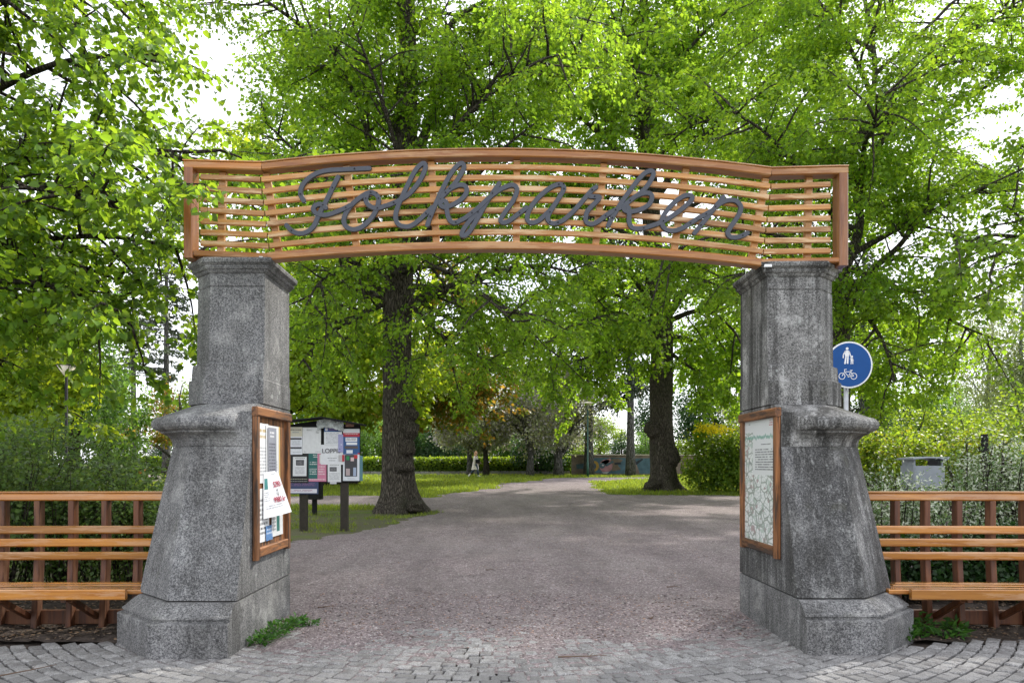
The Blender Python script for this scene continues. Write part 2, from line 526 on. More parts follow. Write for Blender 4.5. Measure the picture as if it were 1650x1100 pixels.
def poster_mat(name, base, layers):
    """flat print: base paper colour and layers (u0,v0,u1,v1,colour,rows); rows 0 is a solid block, else that many lines of print"""
    t = NT(name)
    uv = t.sep(t.co.outputs['UV'])
    crease = t.noise(6, 3, t.co.outputs['UV'])
    c = t.mix(t.ramp(crease, .4, .6), tuple(x * .93 for x in base), base)
    for (u0, v0, u1, v1, colr, rows) in layers:
        m = t.math('MULTIPLY', t.math('GREATER_THAN', uv[0], u0), t.math('LESS_THAN', uv[0], u1))
        m = t.math('MULTIPLY', m, t.math('MULTIPLY', t.math('GREATER_THAN', uv[1], v0), t.math('LESS_THAN', uv[1], v1)))
        if rows:
            vv = t.math('MULTIPLY', t.math('SUBTRACT', uv[1], v0), rows / (v1 - v0))
            line = t.math('GREATER_THAN', t.math('FRACT', vv), .5)
            cb = t.n.new('ShaderNodeCombineXYZ')
            t.put(cb.inputs[0], t.math('MULTIPLY', uv[0], 38.0)); t.put(cb.inputs[1], t.math('MULTIPLY', t.math('FLOOR', vv), 3.7))
            nz = t.noise(1.0, 2, cb.outputs[0])
            word = t.math('GREATER_THAN', nz, .46)
            m = t.math('MULTIPLY', m, t.math('MULTIPLY', line, word))
            m = t.math('MULTIPLY', m, .85)
        c = t.mix(m, c, colr)
    return t.finish(c, .55, t.bump(crease, .2, .01))

def map_mat(name):
    t = NT(name)
    uv = t.sep(t.co.outputs['UV'])
    v = t.map((4.2, 8, 1), 'UV')
    e = t.voronoi(1.5, v, 'DISTANCE_TO_EDGE')
    e2 = t.voronoi(4.2, v, 'DISTANCE_TO_EDGE')
    cc = t.sep(t.voronoi(4.2, v, out='Color'))
    c = t.mix(.5, (.74, .77, .76), (.78, .79, .76))
    c = t.mix(t.math('MULTIPLY', t.math('GREATER_THAN', cc[0], .80), .6), c, (.36, .50, .40))
    c = t.mix(t.math('MULTIPLY', t.math('GREATER_THAN', cc[1], .90), .8), c, (.35, .22, .22))
    c = t.mix(t.ramp(e2, .018, .035, .85, 0), c, (.14, .19, .18))
    c = t.mix(t.ramp(e, .04, .06, .95, 0), c, (.26, .30, .26))
    top = t.math('GREATER_THAN', uv[1], .55)
    blank = t.mix(.5, (.66, .68, .68), (.70, .71, .70))
    right = t.math('MULTIPLY', top, t.math('GREATER_THAN', uv[0], .28))
    c = t.mix(right, c, blank)
    c = t.mix(t.math('GREATER_THAN', uv[1], .90), c, blank)
    for (u0, v0, u1, v1, rows, col) in ((.36, .58, .98, .76, 9, (.06, .06, .07)), (.55, .785, .85, .80, 1, (.05, .05, .05)), (.80, .93, .90, .985, 3, (.42, .06, .08)), (.14, .955, .19, .975, 1, (.1, .1, .1))):
        m = t.math('MULTIPLY', t.math('GREATER_THAN', uv[0], u0), t.math('LESS_THAN', uv[0], u1))
        m = t.math('MULTIPLY', m, t.math('MULTIPLY', t.math('GREATER_THAN', uv[1], v0), t.math('LESS_THAN', uv[1], v1)))
        vv = t.math('MULTIPLY', t.math('SUBTRACT', uv[1], v0), rows / (v1 - v0))
        cb = t.n.new('ShaderNodeCombineXYZ')
        t.put(cb.inputs[0], t.math('MULTIPLY', uv[0], 40.0)); t.put(cb.inputs[1], t.math('MULTIPLY', t.math('FLOOR', vv), 3.7))
        m = t.math('MULTIPLY', t.math('MULTIPLY', m, t.math('GREATER_THAN', t.math('FRACT', vv), .5)), t.math('GREATER_THAN', t.noise(1.0, 2, cb.outputs[0]), .42))
        c = t.mix(t.math('MULTIPLY', m, .8), c, col)
    # a line of green hand-drawn foliage under the heading
    wv = t.math('ADD', .855, t.math('MULTIPLY', t.math('SUBTRACT', t.noise(9, 3, t.map((3, .01, 1), 'UV')), .5), .10))
    band = t.math('LESS_THAN', t.math('ABSOLUTE', t.math('SUBTRACT', uv[1], wv)), .012)
    c = t.mix(t.math('MULTIPLY', band, .8), c, (.14, .34, .27))
    return t.finish(c, .3, None, spec=.5)

def paper(name, o, ux, vy, w, h, mat, parent, curl=.0, label=None, nu=5, nv=5, lift=None):
    """a sheet: o = lower left corner (world), ux / vy = unit vectors; curl lifts the edges"""
    o, ux, vy = Vector(o), Vector(ux).normalized(), Vector(vy).normalized()
    nn = ux.cross(vy).normalized()
    V, Fs, UV = [], [], []
    for j in range(nv + 1):
        for i in range(nu + 1):
            u, v = i / nu, j / nv
            k = curl * ((2 * u - 1) ** 2 * .5 + (1 - v) ** 2)
            if lift: k += lift * max(0, u) * (1 - v * .5)
            V.append(o + ux * (u * w) + vy * (v * h) + nn * k)
            UV.append((u, v))
    for j in range(nv):
        for i in range(nu):
            a = j * (nu + 1) + i
            Fs.append((a, a + 1, a + nu + 2, a + nu + 1))
    off = off_of(parent) if parent else Vector((0, 0, 0))
    me = new_mesh(name, [tuple(p - off) for p in V], Fs, True)
    uvl = me.uv_layers.new(name='UVMap')
    for lp in me.loops: uvl.data[lp.index].uv = UV[lp.vertex_index]
    ob = link(name, me, mat, parent)
    if label: ob['label'] = label
    return ob

def text(name, s, size, o, ux, vy, mat, parent, depth=.0015):
    """printed or cut lettering as a thin mesh lying at o along ux, vy"""
    cu = bpy.data.curves.new(name, 'FONT')
    cu.body = s; cu.size = size; cu.extrude = depth; cu.resolution_u = 3
    tmp = bpy.data.objects.new(name, cu)
    COL.objects.link(tmp)
    dg = bpy.context.evaluated_depsgraph_get()
    me = bpy.data.meshes.new_from_object(tmp.evaluated_get(dg))
    bpy.data.objects.remove(tmp); bpy.data.curves.remove(cu)
    ux, vy = Vector(ux).normalized(), Vector(vy).normalized()
    m = Matrix((ux, vy, ux.cross(vy))).transposed().to_4x4()
    m.translation = Vector(o) - (off_of(parent) if parent else Vector((0, 0, 0)))
    me.transform(m)
    me.materials.clear()
    return link(name, me, mat, parent)

# ------------------------------------------------------------------ ground: lawn, gravel, soil, setts
def sdf_poly(px, py, poly):
    poly = np.array(poly); n = len(poly)
    d = np.full(px.shape, 1e18); inside = np.zeros(px.shape, bool)
    for i in range(n):
        a, b = poly[i], poly[(i + 1) % n]
        e = b - a
        w0, w1 = px - a[0], py - a[1]
        t = np.clip((w0 * e[0] + w1 * e[1]) / (e @ e + 1e-12), 0, 1)
        d = np.minimum(d, (w0 - e[0] * t) ** 2 + (w1 - e[1] * t) ** 2)
        c = (a[1] > py) != (b[1] > py)
        with np.errstate(divide='ignore', invalid='ignore'):
            xi = a[0] + (py - a[1]) * e[0] / e[1]
        inside ^= c & (px < xi)
    d = np.sqrt(d)
    return np.where(inside, d, -d)

_lat = RNG.random((64, 64))
def vnoise(x, y, s):
    x, y = np.asarray(x) * s + 200.3, np.asarray(y) * s + 117.7
    xi, yi = np.floor(x).astype(int), np.floor(y).astype(int)
    u, v = x - xi, y - yi
    u, v = u * u * (3 - 2 * u), v * v * (3 - 2 * v)
    g = lambda a, b: _lat[a % 64, b % 64]
    return (g(xi, yi) * (1 - u) + g(xi + 1, yi) * u) * (1 - v) + (g(xi, yi + 1) * (1 - u) + g(xi + 1, yi + 1) * u) * v

gp = [ground_px(*q) for q in ((400, 886), (465, 878), (530, 862), (600, 852), (660, 838), (700, 826), (650, 815), (560, 814), (465, 815), (200, 816), (200, 801),
      (465, 799.5), (600, 797), (690, 802), (764, 791), (797, 786), (807, 779), (864, 774), (890, 770.5), (930, 769), (1040, 768.6), (1040, 771), (955, 775.5),
      (946, 778), (960, 786), (985, 796), (1060, 798), (1130, 797), (1200, 800), (1400, 806), (1560, 815))]
GRAVEL = [(-3.5, 2.5), (-3.5, 8.6)] + gp + [(6.2, 9.2), (3.9, 8.2), (3.7, 2.5)]
GRAVEL2 = [ground_px(*q) for q in ((40, 766), (262, 764.5), (268, 775), (215, 777), (60, 778))]
def gravel_sdf(x, y):
    s = np.maximum(sdf_poly(x, y, GRAVEL), sdf_poly(x, y, GRAVEL2))
    k = np.clip(y / 14, .25, 1.6)
    return s + k * (.55 * (vnoise(x, y, 1.1) - .5) + .35 * (vnoise(x, y, 3.7) - .5) + .2 * (vnoise(x, y, 9.1) - .5))

PAVE_C = (0.0, 10.0)
def cover(x, y):
    """how high the gravel lies against the tops of the setts"""
    r = np.hypot(x - PAVE_C[0], y - PAVE_C[1])
    e = r - (2.95 + .9 * (vnoise(x, y, .9) - .5) + 1.0 * (vnoise(x, y, 2.3) - .5))
    c = .010 - .026 * np.clip((e + .9) / 2.3, 0, 1)
    return c + .012 * (vnoise(x, y, 5.3) - .5) + .010 * (vnoise(x, y, 13.1) - .5)

ys = [-6.0, -2, 1, 2.5]
y = 4.2
while y < 75:
    ys.append(y); y += max(.07, .011 * y)
ys += [85, 100, 130, 180, 260, 400, 700]
xs = np.concatenate([[-600, -300, -150, -90, -60, -42], np.arange(-30, -7, .45), np.arange(-7, 7.01, .085), np.arange(7.4, 30, .45), [42, 60, 90, 150, 300, 600]])
XX, YY = np.meshgrid(xs, np.array(ys))
SD = gravel_sdf(XX, YY)
SD[(YY > 75) | (np.abs(XX) > 30)] = -5
SD = np.where(YY < 8.2, np.minimum(SD, 4.35 - np.hypot(XX, YY - 10.0) + 1.5 * (vnoise(XX, YY, 1.0) - .5) + .5 * (vnoise(XX, YY, 4.0) - .5)), SD)
ZZ = G(XX, YY)
nr, nc = XX.shape
idx = np.arange(nr * nc).reshape(nr, nc)
quads = np.stack([idx[:-1, :-1], idx[:-1, 1:], idx[1:, 1:], idx[1:, :-1]], -1).reshape(-1, 4)
near_pave = (YY < 9.2) & (np.abs(XX) < 7.5)
zl = ZZ - .04 * near_pave
li = np.concatenate([np.arange(0, nr - 1, 2), [nr - 1]])
ci = np.concatenate([[0, 1, 2, 3, 4, 5], np.arange(6, nc - 6, 4), np.arange(nc - 6, nc)])
lX, lY, lZ = XX[np.ix_(li, ci)], YY[np.ix_(li, ci)], zl[np.ix_(li, ci)] - .003
lk = np.arange(len(li) * len(ci)).reshape(len(li), len(ci))
lq = np.stack([lk[:-1, :-1], lk[:-1, 1:], lk[1:, 1:], lk[1:, :-1]], -1).reshape(-1, 4)
lawn = link('lawn', new_mesh('lawn', np.stack([lX, lY, lZ], -1).reshape(-1, 3), lq, True), M['lawn'])
tag(lawn, 'park ground of short green grass reaching back to the trees', kind='structure')

def clip_sheet(X, Y, Z, D):
    """the part of a grid where D > 0, its edge cut along the zero line"""
    V = np.stack([X, Y, Z], -1).reshape(-1, 3); d = D.ravel()
    out_v, out_f, cache = V.tolist(), [], {}
    def cut(a, b):
        key = (a, b) if a < b else (b, a)
        if key not in cache:
            t = d[a] / (d[a] - d[b])
            out_v.append((V[a] + (V[b] - V[a]) * t).tolist()); cache[key] = len(out_v) - 1
        return cache[key]
    pos = d > 0
    for q in quads:
        n = pos[q].sum()
        if n == 0: continue
        if n == 4: out_f.append(q.tolist()); continue
        for tri in ((q[0], q[1], q[2]), (q[0], q[2], q[3])):
            poly = []
            for k in range(3):
                a, b = int(tri[k]), int(tri[(k + 1) % 3])
                if pos[a]: poly.append(a)
                if pos[a] != pos[b]: poly.append(cut(a, b))
            if len(poly) > 2: out_f.append(poly)
    out_v = np.array(out_v)
    used = np.unique(np.concatenate([np.array(f) for f in out_f]))
    re = np.full(len(out_v), -1); re[used] = np.arange(len(used))
    return out_v[used], [[int(re[i]) for i in f] for f in out_f]

cov = cover(XX, YY)
zg = ZZ + np.where(YY < 9.0, np.where(near_pave, cov, .006), .006 + .008 * (vnoise(XX, YY, 2.0) - .5) * (YY < 20))
gv = clip_sheet(XX, YY, zg, SD)
tag(obj('gravel_path', gv, M['gravel'], None, True), 'mauve grey gravel path leading through the gate into the park', kind='structure')

# soil strips in front of and under the benches, the bed of the setts
def strip_sheet(x0, x1, y0, y1, nx, ny, dz, amp):
    X, Y = np.meshgrid(np.linspace(x0, x1, nx), np.linspace(y0, y1, ny))
    Z = G(X, Y) + dz + amp * (vnoise(X, Y, 4.1) - .5) + amp * .6 * (vnoise(X, Y, 11.0) - .5)
    i = np.arange(nx * ny).reshape(ny, nx)
    q = np.stack([i[:-1, :-1], i[:-1, 1:], i[1:, 1:], i[1:, :-1]], -1).reshape(-1, 4)
    return np.stack([X, Y, Z], -1).reshape(-1, 3), q
for (x0, x1, lab) in ((-9, -2.9, 'dark bare soil under the bench beside the paler pillar'), (3.2, 9, 'dark bare soil under the bench beside the stained pillar')):
    tag(obj('soil_bed', strip_sheet(x0, x1, 6.7, 9.4, 120, 60, -.004, .045), M['soil'], None, True), lab, kind='structure')

paving = obj('paving', strip_sheet(-7.2, 7.2, 3.2, 7.6, 60, 40, -.034, .004), M['soil'], None, True)
tag(paving, 'granite sett paving laid in arcs before the gate, joints filled with soil and gravel', kind='structure')

def sett_shape(k):
    rr = random.Random(100 + k)
    a = .5; t = .40 + rr.uniform(-.02, .03)
    V = []
    for (sx, sy) in ((-1, -1), (1, -1), (1, 1), (-1, 1)):
        V.append((sx * a + rr.uniform(-.08, .05), sy * a + rr.uniform(-.10, .06), -1.0))
    for b in range(4):
        V.append((V[b][0] * .985, V[b][1] * .985, -.16))
    for b, (sx, sy) in enumerate(((-1, -1), (1, -1), (1, 1), (-1, 1))):
        V.append((V[b][0] * .84, V[b][1] * .80, rr.uniform(-.10, .06)))
    V.append((rr.uniform(-.1, .1), rr.uniform(-.1, .1), .06))
    Fs = []
    for lo in (0, 4):
        for b in range(4):
            c = (b + 1) % 4
            Fs.append((lo + b, lo + c, lo + 4 + c, lo + 4 + b))
    for b in range(4): Fs.append((8 + b, 8 + (b + 1) % 4, 12))
    return V, Fs
sett_meshes = []
for k in range(8):
    v, f = sett_shape(k)
    me = new_mesh('sett', v, f); me.materials.append(M['sett']); sett_meshes.append((me, np.array(v), f))
setts = []
row_r = 1.9
while row_r < 8.2:
    rw = random.uniform(.098, .122)
    rc = row_r + rw / 2
    a = -PI
    while a < 0:
        sw = random.uniform(.088, .155)
        ac = a + sw / 2 / rc
        x, y = PAVE_C[0] + rc * math.cos(ac), PAVE_C[1] + rc * math.sin(ac)
        a += (sw + .012) / rc
        if y < 3.3 or abs(x) > 6.8: continue
        if x < -2.9 and y > 6.62 + .10 * math.sin(x * 3): continue
        if x > 3.2 and y > 6.72 + .10 * math.sin(x * 3): continue
        if y > 8.3: continue
        setts.append((x, y, ac + PI / 2, sw, rw))
    row_r += rw + .012
def sett_mat(s):
    x, y, rot, sw, rw = s
    bury = float(cover(np.float64(x), np.float64(y)))
    z = random.uniform(-.008, .003)
    return Matrix.Translation((x, y, z)) @ Matrix.Rotation(rot, 4, 'Z') @ Matrix.Rotation(random.uniform(-.035, .035), 4, 'X') @ Matrix.Rotation(random.uniform(-.03, .03), 4, 'Y') @ Matrix.Diagonal((sw, rw, .05, 1))
def in_view(x, y, z=0.0):
    if y < .5: return False
    px, py = CX + x / y * F, CY + (EYE - z) / y * F
    return -20 < px < 1670 and -20 < py < 1125
vis = [s for s in setts if in_view(s[0], s[1]) and float(cover(np.float64(s[0]), np.float64(s[1]))) < .004]
vis.sort(key=lambda s: s[1])
single = set(id(s) for s in vis[:300])
rest = []
for s in setts:
    me, v, f = random.choice(sett_meshes)
    m = sett_mat(s)
    if id(s) in single:
        o = link('sett', me, None, paving); o.matrix_local = m
    elif float(cover(np.float64(s[0]), np.float64(s[1]))) < .016:
        w = np.c_[v, np.ones(len(v))] @ np.array(m).T
        rest.append((w[:, :3], f))
o = obj('setts', join(*rest), M['sett'], paving); o['kind'] = 'stuff'

# ------------------------------------------------------------------ stone pillars
def section(fy, w, c, rear, rc=.12):
    """outline of a pillar at one height: u outward from the opening, y depth; chamfered outer front corner"""
    return [(0, fy), (w, fy), (w + c, fy + c), (w + c, rear - rc), (w + c - rc, rear), (0, rear)]
def loft(secs, xin, sgn, cap=True):
    V, Fs, n = [], [], len(secs[0][1])
    for z, sec in secs:
        for u, y in sec: V.append((xin + sgn * u, y, z))
    for i in range(len(secs) - 1):
        for k in range(n):
            k2 = (k + 1) % n
            q = (i * n + k, i * n + k2, (i + 1) * n + k2, (i + 1) * n + k)
            Fs.append(q if sgn > 0 else q[::-1])
    if cap:
        m = (len(secs) - 1) * n
        b, t = tuple(range(n - 1, -1, -1)), tuple(range(m, m + n))
        Fs += [b, t] if sgn > 0 else [b[::-1], t[::-1]]
    return V, Fs
def inset(sec, o, inner=0.0, back=0.0):
    """grow (o > 0) a section on its front, chamfer and outer side; inner / back for the other two"""
    (a, fy), (w, _), (wc, fc), (_, rb), (_, rear), _ = sec
    k = o * math.tan(PI / 8)
    return [(a - inner, fy - o), (w + k, fy - o), (wc + o, fc - k), (wc + o, rb + back * .4), (wc + o - (rear - rb), rear + back), (a - inner, rear + back)]

def pillar(xin, sgn, dy, mat, mat_low, label):
    t = thing('gate_pillar', (xin + sgn * .5, 7.0 + dy, 0), label, 'pillar', None)
    rear = 7.92 + dy
    # plinth with a moulded top
    base = section(6.13 + dy, .655, .53, rear)
    prof = [(-.25, 0), (.270, 0), (.280, -.006), (.284, -.045), (.304, -.052), (.308, -.034), (.324, -.038), (.338, -.062), (.36, -.082), (.39, -.115), (.415, -.150), (.425, -.165)]
    obj('plinth', loft([(z, inset(base, o)) for z, o in prof], xin, sgn), M['granite_foot'], t)
    foot = section(6.33 + dy, .59, .46, rear)
    obj('mortar_joint', loft([(.425, inset(foot, -.02, -.02, -.02)), (.437, inset(foot, -.02, -.02, -.02))], xin, sgn), M['joint'], t)
    top = section(6.72 + dy, .545, .30, rear)
    secs = []
    for k in range(9):
        f = k / 8
        z = .437 + (1.757 - .437) * f
        s = [tuple(a + (b - a) * f for a, b in zip(p, q)) for p, q in zip(foot, top)]
        secs.append((z, inset(s, -.004 if k in (0,) else 0)))
    obj('lower_shaft', loft(secs, xin, sgn), mat_low, t)
    # moulded shelf: profile (z, projection); it runs out in a rounded stop near the inner corner
    prof = [(1.76, .0), (1.775, .004), (1.80, .006), (1.83, .018), (1.86, .045), (1.88, .082), (1.885, .10), (1.90, .105), (1.905, .125), (1.915, .148), (1.935, .168), (1.965, .178),
            (1.995, .172), (2.02, .152), (2.035, .128), (2.04, .10), (2.048, .085), (2.075, .02), (2.105, -.06), (2.135, -.13), (2.158, -.19)]
    V, Fs = [], []
    fy, w, c = 6.72 + dy, .545, .30
    path = [(0.0, 0), (.10, 0)] + [(.10 + .17 * q / 7, math.sqrt(max(0, 1 - (1 - q / 7) ** 2))) for q in range(1, 8)] + [(.44, 1)]
    cols = []
    for z, o in prof:
        ring = []
        for u, m in path:
            oo = o * m if o > 0 else o
            if o < 0: oo = o
            ring.append((u, fy - oo))
        k = o * math.tan(PI / 8)
        ring += [(w + k, fy - o), (w + c + o * .98, fy + c - k), (w + c + o * .98, rear - .12), (w + c - .12, rear), (0, rear)]
        cols.append((z, ring))
    obj('shelf_moulding', loft(cols, xin, sgn), mat, t)
    up0 = section(7.04 + dy, .575, .235, rear)
    up1 = section(7.10 + dy, .535, .20, rear)
    obj('mortar_joint', loft([(2.158, inset(up0, -.02, -.02, -.02)), (2.17, inset(up0, -.02, -.02, -.02))], xin, sgn), M['joint'], t)
    pr = [(2.17, up0, -.003), (2.40, up0, -.006), (2.41, up0, -.028), (2.55, up0, -.036), (2.565, up1, -.0), (3.285, up1, -.010), (3.292, up1, -.022), (3.302, up1, -.012), (3.42, up1, -.012)]
    obj('upper_shaft', loft([(z, inset(s, o, 0 if z < 2.405 else -.008)) for z, s, o in pr], xin, sgn), mat, t)
    pr = [(3.42, .0), (3.432, .012), (3.445, .020), (3.452, .036), (3.468, .046), (3.482, .040), (3.49, .050), (3.505, .074), (3.53, .080), (3.545, .076), (3.552, .066)]
    obj('capstone', loft([(z, inset(up1, o, o, .0)) for z, o in pr], xin, sgn), mat, t)
    return t
XL, XR, DR = -2.275, 2.55, .13
pillar_l = pillar(XL, -1, 0.0, M['granite_pale'], M['granite_pale'], 'grey granite gate pillar with pale lichen rings, pinned papers in the case on its inner face')
pillar_r = pillar(XR, 1, DR, M['granite_stained'], M['granite_dark'], 'grey granite gate pillar with dark stains and lichen, map case on its inner face')

# ------------------------------------------------------------------ wooden arch sign
def dpl(px): return 7.08 + (px - 298) / 1064 * .14          # the sign's plane is turned very slightly
def gate_pt(px, py, dd=0.0):
    d = dpl(px)
    p = P(px, py, d)
    return Vector((p.x, p.y + dd, p.z))
banner = thing('gate_arch_sign', (0.1, 7.15, 3.55), 'arched wooden slat sign with dark script lettering spanning the two gate pillars', 'sign')
def arc(pl, pc, pr, n=22):
    """points on the parabola through left, centre and right pixel points"""
    (x0, y0), (x1, y1), (x2, y2) = pl, pc, pr
    A = np.array([[x0 * x0, x0, 1], [x1 * x1, x1, 1], [x2 * x2, x2, 1]], float)
    k = np.linalg.solve(A, np.array([y0, y1, y2], float))
    return [(x, k[0] * x * x + k[1] * x + k[2]) for x in np.linspace(x0, x2, n)]
sl_l = (289.6, 309, 327, 344.3, 361.5, 379, 396.3)
sl_c = (269.8, 286.8, 304.3, 321.6, 339.3, 357, 374.3)
sl_r = (300.7, 318.2, 336, 354.3, 371, 388, 405.5)
sl_le = (285.2, 302.9, 320.8, 338.6, 356.4, 374.2, 392.0)
sl_re = (297.5, 315.4, 333.6, 351.8, 369.4, 386.8, 404.2)
SH, SD_ = .050, .036
for i in range(7):
    kl, kr = 421 + i * 2.2, 1241 - i * 2.0
    obj('slat', beam([gate_pt(x, y) for x, y in arc((kl + 1, sl_l[i]), (833, sl_c[i]), (kr - 1, sl_r[i]))], SD_, SH, .005), M['slat_wood'], banner)
    obj('slat', beam([gate_pt(324, sl_le[i]), gate_pt(kl - 1, sl_l[i] + .2)], SD_, SH, .005), M['slat_wood'], banner)
    obj('slat', beam([gate_pt(kr + 1, sl_r[i] + .2), gate_pt(1337, sl_re[i])], SD_, SH, .005), M['slat_wood'], banner)
DEP = .14
obj('top_rail', beam([gate_pt(x, y, .02) for x, y in arc((424, 271), (833, 250), (1240, 280))], DEP, .070, .010), M['rail_wood'], banner)
obj('top_rail', beam([gate_pt(299, 268, .02), gate_pt(423.4, 271, .02)], DEP, .068, .010), M['rail_wood'], banner)
obj('top_rail', beam([gate_pt(1240.6, 280, .02), gate_pt(1363, 277, .02)], DEP, .068, .010), M['rail_wood'], banner)
obj('cap_board', beam([gate_pt(x, y - 7.2, .03) for x, y in arc((424, 271), (833, 250), (1240, 280))], DEP + .02, .014, .003), M['rail_wood'], banner)
obj('cap_board', beam([gate_pt(297, 260.8, .03), gate_pt(423.4, 263.8, .03)], DEP + .02, .014, .003), M['rail_wood'], banner)
obj('cap_board', beam([gate_pt(1240.6, 272.8, .03), gate_pt(1364, 269.8, .03)], DEP + .02, .014, .003), M['rail_wood'], banner)
obj('bottom_rail', beam([gate_pt(x, y, .02) for x, y in arc((433, 415), (825, 397.5), (1224, 424.5))], DEP, .076, .011), M['rail_wood'], banner)
obj('bottom_rail', beam([gate_pt(315, 409.5, .02), gate_pt(432.4, 414.5, .02)], DEP, .058, .01), M['rail_wood'], banner)
obj('bottom_rail', beam([gate_pt(1224.6, 423, .02), gate_pt(1349, 420.5, .02)], DEP, .05, .01), M['rail_wood'], banner)
for (px, y0, y1) in ((307, 273.5, 418), (1355.5, 282.5, 430)):
    obj('end_post', beam([gate_pt(px, y0, .02), gate_pt(px, y1, .02)], .084, DEP + .03, .01, up=(0, 1, 0)), M['post_wood'], banner)
for (a, b) in (((356.5, 276), (353, 409)), ((427, 278), (448, 412)), ((557, 266), (574, 405)), ((694, 259), (703, 399)), ((833, 257), (832, 396)), ((974, 262), (960, 400)), ((1107, 270), (1087, 408)), ((1236, 286), (1213, 418)), ((1306.5, 284), (1303.5, 419))):
    obj('batten', beam([gate_pt(a[0], a[1], .052), gate_pt(b[0], b[1], .052)], .066, .055, .006, up=(0, 1, 0)), M['slat_wood'], banner)
for px, py in ((420, 412.5), (1235, 424), (1300, 421)):
    obj('spacer_block', box(gate_pt(px, py + 5.4, .0) , (.075, .10, .030), .003), M['white'], banner)

# script lettering: strokes of flat plate with rounded ends
def plate(pts, w, thick, y_off):
    """a flat plate of width w following pts (pixels), rounded ends, standing in the plane of the sign"""
    q = spline(pts, 7)
    q = [np.array(gate_pt(p[0], p[1])) for p in q]
    P2 = [(p[0], p[2]) for p in q]
    ysd = [p[1] + y_off for p in q]
    n = len(P2)
    Ls, Rs = [], []
    for i in range(n):
        a, b = np.array(P2[max(i - 1, 0)]), np.array(P2[min(i + 1, n - 1)])
        t = (b - a) / (np.linalg.norm(b - a) + 1e-9)
        s = np.array((-t[1], t[0])) * w / 2
        Ls.append(np.array(P2[i]) + s); Rs.append(np.array(P2[i]) - s)
    V, Fs = [], []
    def add(p, y): V.append((p[0], y, p[1])); return len(V) - 1
    e = w * .09
    for i in range(n):
        c = np.array(P2[i])
        l, r = Ls[i], Rs[i]
        li, ri = c + (l - c) * .86, c + (r - c) * .86
        for p, y in ((li, ysd[i]), (l, ysd[i] + e), (l, ysd[i] + thick), (r, ysd[i] + thick), (r, ysd[i] + e), (ri, ysd[i])): add(p, y)
    for i in range(n - 1):
        for k in range(6):
            k2 = (k + 1) % 6
            Fs.append((i * 6 + k, i * 6 + 6 + k, i * 6 + 6 + k2, i * 6 + k2))
    vf = [(V, Fs)]
    for i, j in ((0, 1), (n - 1, n - 2)):
        c = np.array(P2[i]); y = ysd[i]
        ring, rin, bk, m = [], [], [], 12
        VV, FF = [], []
        for k in range(m):
            a = 2 * PI * k / m
            dv = np.array((math.cos(a), math.sin(a))) * w / 2
            VV += [(c[0] + dv[0] * .86, y + .0006, c[1] + dv[1] * .86), (c[0] + dv[0], y + e, c[1] + dv[1]), (c[0] + dv[0], y + thick - .0006, c[1] + dv[1])]
        for k in range(m):
            k2 = (k + 1) % m
            FF += [(k * 3, k2 * 3, k2 * 3 + 1, k * 3 + 1), (k * 3 + 1, k2 * 3 + 1, k2 * 3 + 2, k * 3 + 2)]
        FF += [tuple(k * 3 for k in range(m))[::-1], tuple(k * 3 + 2 for k in range(m))]
        vf.append((VV, FF))
    return join(*vf)
sc7 = 7.335
def A(l): return [(450 + x / sc7, 250 + y / sc7) for x, y in l]
def B(l): return [(630 + x / sc7, 250 + y / sc7) for x, y in l]
def C_(l): return [(780 + x / sc7, 250 + y / sc7) for x, y in l]
def D_(l): return [(920 + x / sc7, 260 + y / sc7) for x, y in l]
def E_(l): return [(1020 + x / sc7, 260 + y / sc7) for x, y in l]
